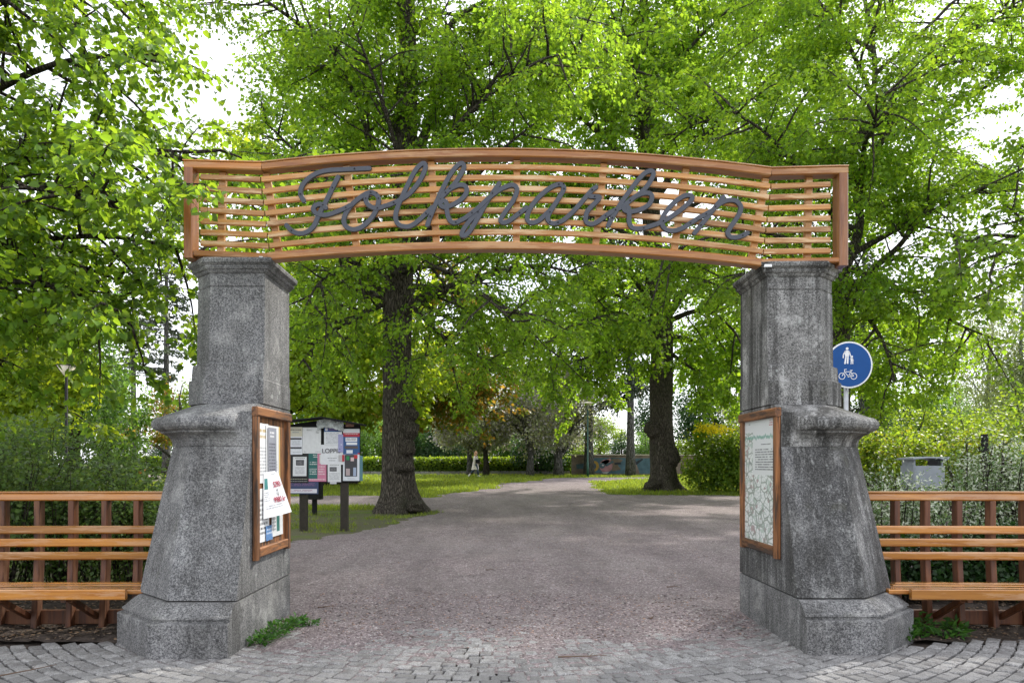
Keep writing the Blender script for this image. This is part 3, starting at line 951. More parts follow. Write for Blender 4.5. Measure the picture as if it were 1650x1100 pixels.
letters = [
 ('F', [A([(300, 555), (264, 480), (270, 410), (310, 340), (390, 268), (500, 216), (620, 196), (760, 188), (900, 182), (1072, 174)]),
        A([(705, 280), (640, 405), (590, 510), (545, 600), (500, 680), (465, 760), (415, 860), (330, 928), (240, 940), (160, 908), (100, 845)]),
        A([(560, 640), (530, 608), (480, 600), (432, 622), (416, 662), (450, 706), (530, 726), (600, 718), (700, 684), (800, 640), (850, 612)])]),
 ('o', [A([(1150, 478), (1090, 458), (1020, 482), (930, 545), (850, 620), (792, 710), (772, 800), (812, 868), (890, 893), (980, 866), (1060, 800), (1130, 710), (1172, 610), (1182, 530), (1150, 478)]),
        A([(1050, 480), (1032, 530), (1048, 590), (1100, 632), (1170, 645), (1258, 618)])]),
 ('l', [B([(-58, 618), (40, 580), (140, 532), (230, 465), (310, 370), (375, 265), (412, 165), (396, 118), (350, 136), (290, 205), (220, 335), (150, 480), (92, 610), (62, 720), (72, 800), (120, 848), (200, 860), (270, 834), (340, 780), (420, 705), (490, 635)])]),
 ('k', [B([(436, 840), (470, 740), (530, 600), (600, 445), (690, 272), (775, 155), (838, 116), (866, 155), (840, 225), (775, 330), (700, 415), (600, 515)]),
        B([(600, 515), (650, 462), (720, 408), (800, 375), (868, 378), (898, 425), (880, 490), (820, 552), (740, 600), (680, 624), (620, 630), (588, 600), (602, 565), (640, 560), (664, 600), (664, 660), (678, 740), (712, 800), (770, 812), (880, 760)])]),
 ('p', [B([(1278, 352), (1200, 470), (1120, 590), (1060, 700), (990, 820), (930, 915), (880, 962), (845, 962), (842, 930), (880, 860), (950, 772), (1030, 690), (1110, 590)]),
        B([(885, 756), (960, 700), (1050, 625), (1130, 550), (1210, 480), (1290, 425), (1370, 388), (1435, 372), (1482, 400), (1484, 460), (1440, 560), (1370, 660), (1315, 740), (1296, 785), (1320, 812), (1370, 806), (1430, 770), (1520, 700), (1600, 640)])]),
 ('a', [C_([(925, 372), (880, 364), (800, 392), (700, 462), (620, 542), (552, 630), (512, 720), (512, 778), (552, 812), (620, 802), (690, 750), (765, 680), (835, 595), (900, 492), (940, 415), (925, 372)]),
        C_([(835, 595), (775, 690), (748, 760), (775, 810), (820, 825)])]),
 ('r', [C_([(824, 825), (870, 812), (935, 782), (1020, 710), (1110, 615), (1200, 510), (1270, 430), (1318, 396)]),
        C_([(1245, 505), (1300, 508), (1358, 515), (1330, 560), (1262, 625), (1212, 690), (1195, 765), (1212, 815), (1270, 830), (1340, 802), (1430, 732), (1510, 680)])]),
 ('k', [D_([(434, 775), (480, 685), (540, 580), (612, 470), (700, 350), (790, 232), (870, 155), (942, 132), (966, 170), (930, 252), (870, 335), (790, 410), (700, 470), (610, 545), (520, 590), (440, 640)]),
        D_([(640, 525), (690, 482), (760, 430), (850, 396), (920, 398), (948, 442), (920, 518), (850, 570), (760, 602), (690, 612), (635, 600), (616, 568), (645, 545), (676, 580), (680, 650), (680, 730), (704, 788), (760, 812), (850, 804), (975, 768)])]),
 ('e', [D_([(985, 766), (1080, 722), (1170, 672), (1270, 602), (1370, 520), (1422, 455), (1400, 420), (1330, 424), (1230, 486), (1142, 575), (1082, 662), (1066, 730), (1082, 788), (1130, 826), (1210, 834), (1310, 802), (1400, 745), (1480, 695)])]),
 ('n', [E_([(715, 862), (790, 770), (880, 660), (960, 555), (1052, 440)]),
        E_([(760, 685), (850, 640), (930, 590), (1010, 520), (1100, 480), (1190, 482), (1250, 532), (1256, 600), (1208, 692), (1140, 790), (1106, 858), (1132, 905), (1200, 914), (1280, 892), (1335, 862)])]),
]
screw_me = new_mesh('screw', *lathe([(.007, 0), (.007, .006), (.003, .008)], (0, 0, 0), 8)); screw_me.materials.append(M['screw'])
for i, (ch, strokes) in enumerate(letters):
    parts = []
    for j, st in enumerate(strokes):
        parts.append(plate(st, .0455, .024, -.018 - .026 - .0035 * j - .0008 * (i % 2)))
    o = obj('letter', join(*parts), M['letter'], banner)
    o['label'] = 'slate grey script letter ' + ch
    for st in strokes:
        for q in (1, len(st) - 2):
            p = gate_pt(st[q][0], st[q][1])
            sk = link('screw', screw_me, None, o)
            sk.location = (p.x - banner.location.x, p.y - .048 - banner.location.y, p.z - banner.location.z)
            sk.rotation_euler = (R(90), 0, 0)

# ------------------------------------------------------------------ display cases on the pillars' inner faces
def case(xin, sgn, y0, y1, z0, z1, label):
    """sgn: direction of the opening; y0 near, y1 far"""
    t = thing('display_case', (xin, (y0 + y1) / 2, z0), label, 'display case')
    w, dp = .085, .046
    xc = xin + sgn * dp / 2
    obj('side_rail', beam([(xc, y0 + w / 2, z0 - .02), (xc, y0 + w / 2, z1 - w - .002)], w, dp, .008, up=(1, 0, 0)), M['case_wood'], t)
    obj('side_rail', beam([(xc, y1 - w / 2, z0 - .02), (xc, y1 - w / 2, z1 - w - .002)], w, dp, .008, up=(1, 0, 0)), M['case_wood'], t)
    obj('top_rail', beam([(xc + sgn * .006, y0 - .008, z1 - w / 2), (xc + sgn * .006, y1 + .008, z1 - w / 2)], dp + .012, w, .01), M['case_wood_flat'], t)
    obj('bottom_rail', beam([(xc, y0 + w + .002, z0 + w / 2), (xc, y1 - w - .002, z0 + w / 2)], dp, w, .008), M['case_wood_flat'], t)
    obj('back_board', box((xin + sgn * .004, (y0 + y1) / 2, (z0 + z1) / 2), (.008, y1 - y0 - .02, z1 - z0 - .02), .003), M['case_wood'], t)
    return t
cl = case(XL + .002, 1, 6.72, 7.78, .745, 2.12, 'weathered wooden display case stuffed with paper notices on the pillar by the notice board')
cr = case(XR - .002, -1, 6.85, 7.91, .745, 2.12, 'weathered wooden display case framing a park map on the stained pillar')
mapm = map_mat('park_map_print')
paper('map_sheet', (XR - .018, 7.91 - .08, .82), (0, -1, 0), (0, 0, 1), .90, 1.22, mapm, cr, 0)
W_, INK, GRY = (.74, .75, .76), (.05, .05, .06), (.30, .31, .34)
# sheets in the case on the paler pillar: (y from near edge, z, width, height)
def case_sheet(y, z, w, h, mat, lab, x=.036, tilt=0.0, curl=.004, lift=None):
    ux = Vector((0, math.cos(tilt), math.sin(tilt))); vy = Vector((0, -math.sin(tilt), math.cos(tilt)))
    return paper('notice', (XL + .002 + x - .024, y - .06, z), ux, vy, w, h, mat, cl, curl, lab, lift=lift)
case_sheet(6.90, 1.42, .30, .56, poster_mat('notice_pale', W_, [(.1, .1, .9, .6, GRY, 9), (.1, .7, .9, .9, (.42, .30, .10), 2)]), 'pale notice with a thin column of print')
case_sheet(7.12, 1.40, .44, .57, poster_mat('notice_ochre', W_, [(.9, 0, 1, 1, (.62, .42, .14), 0), (.1, .1, .8, .4, GRY, 6)]), 'white sheet with an ochre edge', .040)
case_sheet(7.16, 1.45, .26, .50, poster_mat('notice_grey', (.27, .28, .33), [(.25, .78, .75, .92, (.75, .75, .78), 2), (.1, .08, .9, .70, (.06, .06, .08), 10)]), 'grey printed programme', .046)
case_sheet(6.92, .87, .30, .50, poster_mat('notice_small', W_, [(.1, .1, .9, .8, INK, 8)]), 'white notice with small print', .036)
case_sheet(7.28, .89, .36, .42, poster_mat('notice_teal', W_, [(.45, .10, .72, .66, (.03, .16, .14), 0), (.05, .1, .4, .6, GRY, 6), (.7, .75, .9, .92, (.10, .30, .05), 0)]), 'white notice with a teal block', .042)
case_sheet(7.10, .87, .20, .14, poster_mat('notice_blue', (.10, .22, .45), [(.1, .3, .9, .8, (.5, .6, .75), 2)]), 'small blue scrap of paper', .044)
# the loose tilted sheet that leans out of the case
cTL, cTR, cBL, cBR = P(424.5, 761, 6.98), P(447, 757, 7.42), P(424.5, 836, 6.96), P(470, 824, 7.46)
def on_big(u, v, lift=.004):
    p = (cBL * (1 - u) + cBR * u) * (1 - v) + (cTL * (1 - u) + cTR * u) * v
    n = (cBR - cBL).cross(cTL - cBL).normalized()
    return p + n * lift
def sheet(name, mat, parent, label, n=6):
    off = off_of(parent)
    V = [tuple(on_big(i / n, j / n, .012 * math.sin(i / n * PI)) - off) for j in range(n + 1) for i in range(n + 1)]
    Fs = [(j * (n + 1) + i, j * (n + 1) + i + 1, (j + 1) * (n + 1) + i + 1, (j + 1) * (n + 1) + i) for j in range(n) for i in range(n)]
    me = new_mesh(name, V, Fs, True)
    uvl = me.uv_layers.new(name='UVMap')
    for lp in me.loops: uvl.data[lp.index].uv = ((lp.vertex_index % (n + 1)) / n, (lp.vertex_index // (n + 1)) / n)
    o = link(name, me, mat, parent); o['label'] = label
    return o
big = sheet('loose_sheet', poster_mat('loose_sheet_print', (.80, .81, .84), [(.10, .16, .72, .26, GRY, 2), (.04, .62, .20, .86, (.05, .22, .22), 0), (.03, .34, .24, .56, GRY, 5), (.42, .90, .72, .95, GRY, 1)]), cl, 'large loose white price sheet leaning out of the case')
red = plain('red_print', (.42, .03, .07), .6)
tu, tv = (cBR - cBL).normalized(), None
def place_print(name, s, size, u, v):
    o_ = on_big(u, v, .017)
    uu = (on_big(u + .1, v) - on_big(u, v)).normalized(); vv = on_big(u, v + .1) - on_big(u, v)
    vv = (vv - uu * vv.dot(uu)).normalized()
    return text(name, s, size, o_, uu, vv, red, big)
place_print('lettering', '5290:-', .080, .44, .64)
place_print('lettering', '9980 kr', .076, .38, .30)
def arrow_down(u0, v0, w, h):
    q = [(-.25, .5), (.25, .5), (.25, 0), (.5, 0), (0, -.5), (-.5, 0), (-.25, 0)]
    V, Fs = [], []
    for s in (1.0, .68):
        for x, y in q: V.append(tuple(on_big(u0 + x * w * s, v0 + y * h * s, .017)))
    n = len(q)
    for k in range(n): Fs.append((k, (k + 1) % n, n + (k + 1) % n, n + k))
    return V, Fs
obj('printed_arrow', arrow_down(.60, .51, .13, .15), plain('ink', (.05, .05, .06), .6), big)

# ------------------------------------------------------------------ benches
def bench(sgn, x0, dy, label, post_px, turn):
    """x0: end at the pillar; runs outward along sgn"""
    L = 3.4
    t = thing('park_bench', (x0 + sgn * 1.0, 7.2 + dy, 0), label, 'bench', None)
    def yb(u): return 7.40 + dy - turn * u - .012 * u * u
    def run(u0, u1, y_add, z, n=9): return [(x0 + sgn * u, yb(u) + y_add, z) for u in np.linspace(u0, u1, n)]
    obj('top_rail', beam(run(-.02, L, 0, 1.275), .105, .075, .012), M['bench_wood'], t)
    obj('top_rail_cap', beam(run(-.02, L, 0, 1.3215), .115, .017, .004), M['bench_wood'], t)
    for k, z in enumerate((.955, .832, .705)):
        obj('back_slat', beam(run(-.06 + .02 * k, L, -.085 - .022 * k, z), .040, .078, .014), M['bench_wood'], t)
    for k in range(4):
        st = .30 - .085 * k
        obj('seat_slat', beam(run(st - .10, L, -.20 - .125 * k + .0, .435), .098, .042, .008), M['bench_wood'], t)
    obj('seat_front_rail', beam(run(.115, L, -.668, .422), .045, .095, .008), M['bench_wood'], t)
    obj('bottom_rail', beam(run(.0, L, .005, .085), .055, .14, .008), M['bench_post_wood'], t)
    u = .16
    k = 0
    for px in post_px:
        X = (px - CX) * 7.35 / F
        u = abs(X - x0)
        o = obj('post', beam([(x0 + sgn * u, yb(u) - .055, -.02), (x0 + sgn * u, yb(u) + .0, .70), (x0 + sgn * u, yb(u) + .0, 1.236)], .058, .095, .006, up=(0, 1, 0)), M['bench_post_wood'], t)
        if k % 2 == 1:
            obj('seat_bracket', join(beam([(x0 + sgn * (u + .062), yb(u) - .05, .375), (x0 + sgn * (u + .062), yb(u) - .62, .375)], .05, .07, .006),
                                     beam([(x0 + sgn * (u + .062), yb(u) - .06, .10), (x0 + sgn * (u + .062), yb(u) - .50, .345)], .05, .055, .006)), M['bench_post_wood'], t)
        k += 1
    return t
bench(-1, -3.30, .0, 'varnished slatted wooden bench with high back beside the paler granite pillar', (219, 167.5, 114.5, 60.5, 5, -50, -105, -160, -215), .0)
bench(1, 3.56, .0, 'varnished slatted wooden bench with high back beside the stained granite pillar', (1446, 1494, 1545, 1597.5, 1650, 1703, 1756, 1810, 1864), .012)

# ------------------------------------------------------------------ shared path sign
SG = P(1368.5, 587.5, 9.6)
sign = thing('path_sign', (SG.x, SG.y, 0), 'round blue sign with white adult, child and bicycle on a steel pole behind the pillar', 'sign')
obj('pole', tube([(SG.x - .02, SG.y + .05, -.1), (SG.x - .02, SG.y + .05, SG.z + .22)], .030, 14), M['steel'], sign, True)
def disc(c, r, y0, y1, n=48):
    V = [(c.x + r * math.cos(2 * PI * k / n), y, c.z + r * math.sin(2 * PI * k / n)) for y in (y0, y1) for k in range(n)]
    Fs = [(k, (k + 1) % n, n + (k + 1) % n, n + k) for k in range(n)] + [tuple(range(n))[::-1], tuple(range(n, 2 * n))]
    return V, Fs
obj('disc_rim', disc(SG, .300, SG.y + .001, SG.y + .012), M['white'], sign)
face = obj('disc_face', disc(SG, .281, SG.y - .002, SG.y + .0008), M['sign_blue'], sign)
def sg(px, py): return P(px, py, 9.6)
def flat(polys, y):
    V, Fs = [], []
    for pl in polys:
        n0, m = len(V), len(pl)
        V += [(sg(*q).x, y, sg(*q).z) for q in pl] + [(sg(*q).x, y + .0012, sg(*q).z) for q in pl]
        Fs += [tuple(range(n0, n0 + m)), tuple(range(n0 + m, n0 + 2 * m))[::-1]] + [(n0 + k, n0 + (k + 1) % m, n0 + m + (k + 1) % m, n0 + m + k) for k in range(m)]
    return V, Fs
def circ(x, y, r, n=16): return [(x + r * math.cos(2 * PI * k / n), y + r * math.sin(2 * PI * k / n)) for k in range(n)]
def ln(a, b, w):
    dx, dy = b[0] - a[0], b[1] - a[1]; L = math.hypot(dx, dy); nx, ny = -dy / L * w / 2, dx / L * w / 2
    return [(a[0] + nx, a[1] + ny), (b[0] + nx, b[1] + ny), (b[0] - nx, b[1] - ny), (a[0] - nx, a[1] - ny)]
man = [circ(1364.8, 561.6, 2.3), [(1362, 564.6), (1367.4, 564.6), (1368.6, 567), (1367.6, 574.5), (1361.6, 574.5), (1360.6, 567)],
       ln((1361.6, 565.5), (1358.6, 572), 1.7), ln((1358.7, 571.8), (1358.4, 577), 1.6), ln((1368, 566), (1370.3, 573), 1.7), ln((1370.2, 572.6), (1371.4, 577.2), 1.5),
       ln((1363, 574), (1361.2, 586.4), 2.5), ln((1366.2, 574), (1365.4, 586), 2.5)]
kid = [circ(1372.6, 574.4, 1.6), [(1371, 576.6), (1374.2, 576.6), (1375, 582.4), (1370.2, 582.4)], ln((1371.2, 577.4), (1369.6, 578.6), 1.1), ln((1374, 577.2), (1375, 582), 1.1), ln((1371.6, 582), (1371, 586.6), 1.5), ln((1373.6, 582), (1374, 586.4), 1.5)]
obj('pedestrian_symbol', flat(man, SG.y - .0045), M['white'], face)
obj('child_symbol', flat(kid, SG.y - .0045), M['white'], face)
def ringp(x, y, r, w, n=24):
    return [[(x + rr * math.cos(a), y + rr * math.sin(a)) for rr, a in ((r - w / 2, 2 * PI * k / n), (r + w / 2, 2 * PI * k / n), (r + w / 2, 2 * PI * (k + 1.02) / n), (r - w / 2, 2 * PI * (k + 1.02) / n))] for k in range(n)]
bike = ringp(1356.4, 605.8, 4.9, 1.0) + ringp(1375.4, 605.8, 4.9, 1.0) + [ln(a, b, 1.0) for a, b in (((1356.4, 605.8), (1361, 598.6)), ((1361, 598.6), (1371, 598.8)), ((1361.4, 600), (1367, 606)), ((1367, 606), (1371.4, 597.2)), ((1367, 606), (1375.4, 605.8)), ((1371, 599), (1375.4, 605.8)), ((1369.4, 596.6), (1373.6, 596.4)), ((1361, 598.6), (1360.2, 595.4)), ((1360.2, 595.2), (1364, 594.8)))] + [circ(1367, 606, 1.7, 10)]
obj('bicycle_symbol', flat(bike, SG.y - .0045), M['white'], face)

# ------------------------------------------------------------------ notice board
ND = 16.2
nb0 = P(520, 790, ND)
nboard = thing('notice_board', (nb0.x, ND, float(G(nb0.x, ND))), 'roofed notice board covered with overlapping posters on two dark posts', 'notice board')
def nbp(cx, cy): return P(455 + cx / 8.464, 670 + cy / 8.464, ND)
for px, yb_ in ((487.5, 855), (553.5, 850)):
    p = P(px, yb_, ND)
    obj('post', beam([(p.x, ND + .10, p.z - .25), (p.x, ND + .10, P(0, 692, ND).z)], .165, .13, .012, up=(0, 1, 0)), M['dark_wood'], nboard)
a, b = nbp(30, 120), nbp(1062, 905)
obj('board', box(((a.x + b.x) / 2, ND + .018, (a.z + b.z) / 2), (b.x - a.x, .03, a.z - b.z), .004), M['black'], nboard)
r0, r1, r2 = P(448, 681, ND), P(522, 673, ND), P(588, 685, ND)
for (p, q) in ((r0, r1), (r1, r2)):
    obj('roof_panel', beam([(p.x, ND - .02, p.z), (q.x, ND - .02, q.z)], .40, .035, .006), M['black'], nboard)
obj('gable_board', ([(r0.x + .15, ND + .055, r0.z - .05), (r2.x - .1, ND + .055, r2.z - .05), (r1.x, ND + .055, r1.z - .03), (r0.x + .15, ND + .075, r0.z - .05), (r2.x - .1, ND + .075, r2.z - .05), (r1.x, ND + .075, r1.z - .03), (r0.x + .15, ND + .055, a.z - .1), (r2.x - .1, ND + .055, a.z - .1), (r0.x + .15, ND + .075, a.z - .1), (r2.x - .1, ND + .075, a.z - .1)],
    [(0, 2, 1), (3, 4, 5), (0, 3, 5, 2), (2, 5, 4, 1), (6, 0, 1, 7), (8, 9, 4, 3), (6, 8, 3, 0), (7, 1, 4, 9), (6, 7, 9, 8)]), M['black'], nboard)
PINK, GREEN, NAVY, REDP = (.62, .22, .33), (.03, .14, .13), (.03, .09, .24), (.42, .03, .05)
posters = [
 ('beige sheet with a heading', (90, 150, 275, 280), (.60, .57, .46), [(.12, .55, .9, .75, INK, 1), (.25, .3, .75, .5, GRY, 1)], .004),
 ('white sheet with two bold lines', (90, 278, 275, 525), (.72, .74, .78), [(.05, .82, .95, .92, INK, 0), (.05, .32, .95, .42, INK, 0), (.2, .48, .85, .75, GRY, 4), (.3, .08, .9, .14, GRY, 1)], .006),
 ('large almost blank white sheet', (277, 155, 528, 510), (.70, .71, .71), [(.22, .86, .48, .92, INK, 2), (.72, .76, .9, .84, INK, 2), (.08, .03, .2, .11, GRY, 2), (.7, .03, .95, .08, GRY, 1)], .008),
 ('black poster', (95, 520, 355, 912), (.015, .015, .017), [(.05, .10, .95, .15, (.4, .4, .3), 1), (.05, .03, .95, .07, (.4, .4, .4), 1)], .004),
 ('white flyer with a picture', (145, 555, 332, 818), (.74, .75, .76), [(.22, .55, .80, .84, (.06, .06, .07), 0), (.3, .6, .7, .78, (.35, .35, .35), 5), (.15, .88, .85, .95, INK, 1), (.15, .1, .85, .48, GRY, 9)], .010),
 ('list with a blue heading', (572, 152, 815, 395), (.72, .74, .76), [(0, .74, 1, 1, (.03, .09, .25), 0), (.25, .8, .75, .94, (.40, .12, .16), 2), (.06, .8, .2, .94, (.7, .7, .75), 0), (.8, .8, .94, .94, (.7, .7, .75), 0), (.1, .05, .85, .68, GRY, 9)], .010),
 ('white flea market sheet', (525, 390, 832, 662), (.76, .77, .79), [(.3, .28, .7, .34, INK, 1), (.35, .16, .65, .22, INK, 1)], .006),
 ('purple strip of paper', (765, 250, 834, 492), (.33, .33, .55), [], .014),
 ('navy and red poster', (830, 175, 1056, 522), (.03, .10, .26), [(0, .84, 1, 1, (.72, .73, .75), 0), (0, .69, 1, .84, REDP, 0), (.1, .75, .9, .81, (.7, .6, .6), 1), (.15, .5, .85, .66, (.74, .75, .77), 0), (.2, .53, .8, .63, INK, 2), (.2, .37, .85, .47, (.74, .75, .77), 0), (.1, .22, .9, .33, (.10, .08, .08), 0), (.2, .04, .58, .17, (.7, .72, .76), 0), (.88, 0, 1, .06, REDP, 0)], .010),
 ('green and pink poster', (360, 508, 602, 892), PINK, [(0, .1, .50, 1, GREEN, 0), (.05, .56, .48, .70, (.65, .68, .66), 2), (.05, .22, .46, .46, (.65, .68, .66), 4), (.55, .2, .92, .55, (.72, .6, .62), 4), (.25, .82, .5, .96, (.65, .68, .66), 2), (.04, .02, .96, .09, (.75, .65, .68), 1), (.62, .64, .95, .96, (.70, .72, .68), 0), (.68, .70, .9, .88, (.1, .12, .12), 3)], .005),
 ('small white flyer with a picture', (622, 650, 803, 898), (.74, .75, .76), [(.15, .58, .68, .82, (.08, .08, .09), 0), (.2, .64, .6, .76, (.4, .4, .4), 4), (.15, .88, .85, .95, INK, 1), (.12, .1, .9, .5, GRY, 8)], .014),
 ('dark poster with coloured balloons', (828, 520, 1052, 882), (.68, .72, .76), [(.10, .16, .86, .98, (.055, .055, .06), 0), (.62, .18, .80, .50, (.35, .42, .55), 0), (.18, .20, .42, .46, (.45, .36, .36), 0), (.2, .78, .38, .93, (.02, .25, .08), 0), (.46, .74, .66, .88, (.65, .5, .5), 0), (.66, .84, .88, .97, (.5, .03, .04), 0), (.25, .05, .7, .09, GRY, 1)], .008),
 ('blue green edge of a poster', (1040, 540, 1097, 882), (.10, .22, .25), [], .003),
 ('navy poster with a white strip', (78, 895, 492, 1062), (.05, .07, .15), [(.05, .08, .95, .42, (.7, .68, .74), 0), (.10, .18, .8, .34, (.3, .1, .2), 2), (0, .62, .9, .9, (.28, .14, .28), 3)], .002),
 ('torn grey scrap with a red corner', (770, 528, 850, 620), (.50, .48, .48), [(.6, 0, 1, 1, REDP, 0)], .017),
 ('torn white edge below the flyers', (650, 890, 740, 925), (.70, .70, .72), [], .003),
]
for k, (lab, (x0, y0, x1, y1), base, lay, z) in enumerate(posters):
    p0, p1 = nbp(x0, y1), nbp(x1, y0)
    paper('poster', (p0.x, ND - .004 - z, p0.z), (1, 0, 0), (random.uniform(-.012, .012), 0, 1), p1.x - p0.x, p1.z - p0.z, poster_mat('poster_print', base, lay), nboard, .004, lab)
p0 = nbp(540, 502)
lop = text('lettering', 'LOPPIS', .135, (p0.x, ND - .020, p0.z), (1, 0, 0), (0, 0, 1), plain('black_print', (.03, .03, .045), .6), nboard)
# crumpled plastic under the roof
v, f = [], []
for j in range(6):
    for i in range(15):
        q = nbp(480 + i * 26, 28 + j * 25 + abs(i - 6) * 7)
        v.append((q.x, ND - .03 - random.uniform(0, .07), q.z + random.uniform(-.015, .015)))
for j in range(5):
    for i in range(14): f.append((j * 15 + i, j * 15 + i + 1, (j + 1) * 15 + i + 1, (j + 1) * 15 + i))
obj('plastic_cover', (v, f), plain('crumpled_plastic', (.45, .48, .47), .3, 0, .35, 14), nboard)
v, f = [], []
for j in range(3):
    for i in range(4):
        q = nbp(870 + i * 38, 82 + j * 33); v.append((q.x, ND - .03 - random.uniform(0, .04), q.z))
for j in range(2):
    for i in range(3): f.append((j * 4 + i, j * 4 + i + 1, (j + 1) * 4 + i + 1, (j + 1) * 4 + i))
obj('torn_paper', (v, f), plain('brown_paper', (.26, .14, .10), .8, 0, .4, 20), nboard)

# ------------------------------------------------------------------ vegetation
def unit(a): return a / (np.linalg.norm(a, axis=-1, keepdims=True) + 1e-9)
HEART = np.array([(0, 0, 0), (-.06, -.26, .05), (.22, -.46, .10), (.62, -.33, .06), (1, 0, -.06), (.62, .33, .06), (.22, .46, .10), (-.06, .26, .05)])
KITE = np.array([(0, 0, 0), (.40, -.40, .07), (1, 0, -.05), (.40, .40, .07)])
SLIM = np.array([(0, 0, 0), (.45, -.22, .04), (1, 0, -.08), (.45, .22, .04)])
def leaf_arrays(pos, tip, nor, size, shape):
    tip = unit(tip); side = unit(np.cross(nor, tip)); nor = np.cross(tip, side)
    s = size[:, None, None]
    v = pos[:, None] + s * (shape[None, :, 0:1] * tip[:, None] + shape[None, :, 1:2] * side[:, None] + shape[None, :, 2:3] * nor[:, None])
    n, k = len(pos), len(shape)
    b = np.arange(n)[:, None] * k
    if k == 8:
        f = np.concatenate([b + np.array([[0, 1, 2, 3, 4]]), b + np.array([[0, 4, 5, 6, 7]])], 1).reshape(-1, 5)
    else:
        f = np.concatenate([b + np.array([[0, 1, 2]]), b + np.array([[0, 2, 3]])], 1).reshape(-1, 3)
    return v.reshape(-1, 3), f

class Plant:
    """collects wood (tubes) and leaves of one plant, in world space"""
    def __init__(self, seed):
        self.r = np.random.default_rng(seed)
        self.V, self.F, self.n = [], [], 0
        self.L = []
    def add_tube(self, pts, rad, n=7, rough=0.0):
        v, f = tube(pts, rad, n)
        if rough:
            for i in range(len(v)):
                c = np.asarray(pts)[min(i // n, len(pts) - 1)]
                k = 1 + rough * mnoise.noise(Vector(v[i] * np.array([2.2, 2.2, .9])))
                v[i] = c + (v[i] - c) * k
        self.V.append(v); self.F += [[j + self.n for j in q] for q in f]; self.n += len(v)
    def twig_tubes(self, a, b, rad):
        n = len(a)
        if n == 0: return
        t = unit(b - a)
        s = unit(np.cross(t, np.array([.3, .2, .93]))); u = np.cross(t, s)
        ring = [a + rad * (math.cos(q) * s + math.sin(q) * u) for q in (0, 2.1, 4.2)]
        v = np.stack(ring + [b], 1).reshape(-1, 3)
        base = self.n + np.arange(n)[:, None] * 4
        f = np.concatenate([base + np.array([[0, 1, 3]]), base + np.array([[1, 2, 3]]), base + np.array([[2, 0, 3]])], 1).reshape(-1, 3)
        self.V.append(v); self.F += f.tolist(); self.n += len(v)
    def twigs(self, pts, count, tl, step, size, frm=.15, droop=.25, wood=.004):
        """leafy twigs along a branch"""
        r = self.r
        pts = np.asarray(pts); m = len(pts)
        t = frm + (1 - frm) * np.sqrt(r.random(count)); t[: max(1, count // 8)] = 1.0
        x = t * (m - 1); i = np.minimum(x.astype(int), m - 2); f = (x - i)[:, None]
        a = pts[i] * (1 - f) + pts[i + 1] * f
        d = unit(pts[i + 1] - pts[i])
        lat = unit(np.cross(d, np.array([0, 0, 1.0])) + 1e-6) * np.where(r.random(count) < .5, -1, 1)[:, None]
        td = unit(d * r.uniform(.2, .9, (count, 1)) + lat * r.uniform(.2, 1.0, (count, 1)) + r.normal(0, .32, (count, 3)) + np.array([0, 0, -droop * .3]))
        ln_ = tl * r.uniform(.5, 1.25, count)
        b = a + td * ln_[:, None] + np.array([0, 0, -1]) * (droop * ln_ ** 2)[:, None]
        self.twig_tubes(a, b, wood)
        k = np.maximum(2, (ln_ / step).astype(int))
        rep = np.repeat(np.arange(count), k)
        q = (r.random(len(rep)) * .95 + .08)
        sgn = np.where(r.random(len(rep)) < .5, -1, 1)[:, None]
        tdr = td[rep]
        sid = unit(np.cross(tdr, np.array([0, 0, 1.0])) + 1e-6) * sgn
        p = a[rep] + (b[rep] - a[rep]) * q[:, None] + sid * size * r.uniform(.05, .5, (len(rep), 1)) + r.normal(0, size * .35, (len(rep), 3))
        tip = tdr * .5 + sid * .7 + np.array([0, 0, -.55]) + r.normal(0, .35, (len(rep), 3))
        nor = np.array([0, 0, 1.0]) + r.normal(0, .55, (len(rep), 3))
        self.L.append((p, tip, nor, size * r.uniform(.6, 1.25, len(rep))))
    def branch(self, p0, d0, L, r0, n=5, droop=.1, wander=.25):
        r = self.r
        pts = [np.asarray(p0, float)]; d = unit(np.asarray(d0, float))
        for k in range(n):
            d = unit(d + r.normal(0, wander, 3) * .5 + np.array([0, 0, -droop * (k / n)]))
            pts.append(pts[-1] + d * L / n)
        self.add_tube(pts, np.linspace(r0, max(.004, r0 * .2), n + 1), 4)
        return pts
    def limb(self, pts, r0, r1, n_side=9, sec=.42, slen=(1.1, 2.8), tw=11, tl=.55, step=.06, size=.10, frm=.18, droop=.15, up=.25, rough=.12, fade=.75):
        """a main limb with side branches and their twigs"""
        r = self.r
        pts = np.array(spline(pts, 5))
        seg = np.linalg.norm(np.diff(pts, axis=0), axis=1); cum = np.concatenate([[0], np.cumsum(seg)]); Lt = cum[-1]
        self.add_tube(pts, r0 + (r1 - r0) * (cum / Lt) ** .8, n_side, rough)
        s = frm * Lt
        while s < Lt:
            k = min(np.searchsorted(cum, s) - 1, len(pts) - 2); k = max(k, 0)
            p = pts[k] + (pts[k + 1] - pts[k]) * (s - cum[k]) / seg[k]
            d = unit(pts[k + 1] - pts[k])
            o = unit(r.normal(0, 1, 3)); o = unit(o - d * (o @ d))
            o[2] *= .6
            L = r.uniform(*slen) * (1 - (1 - fade) * s / Lt)
            q = self.branch(p, d * r.uniform(.2, .9) + o + np.array([0, 0, up * r.uniform(-.5, 1)]), L, .012 + .012 * L, 5, droop)
            self.twigs(q, max(3, int(tw * L / 2)), tl, step, size, droop=.25 + droop)
            s += sec * r.uniform(.6, 1.5)
        self.twigs(pts[len(pts) * 2 // 3:], 10, tl, step, size)
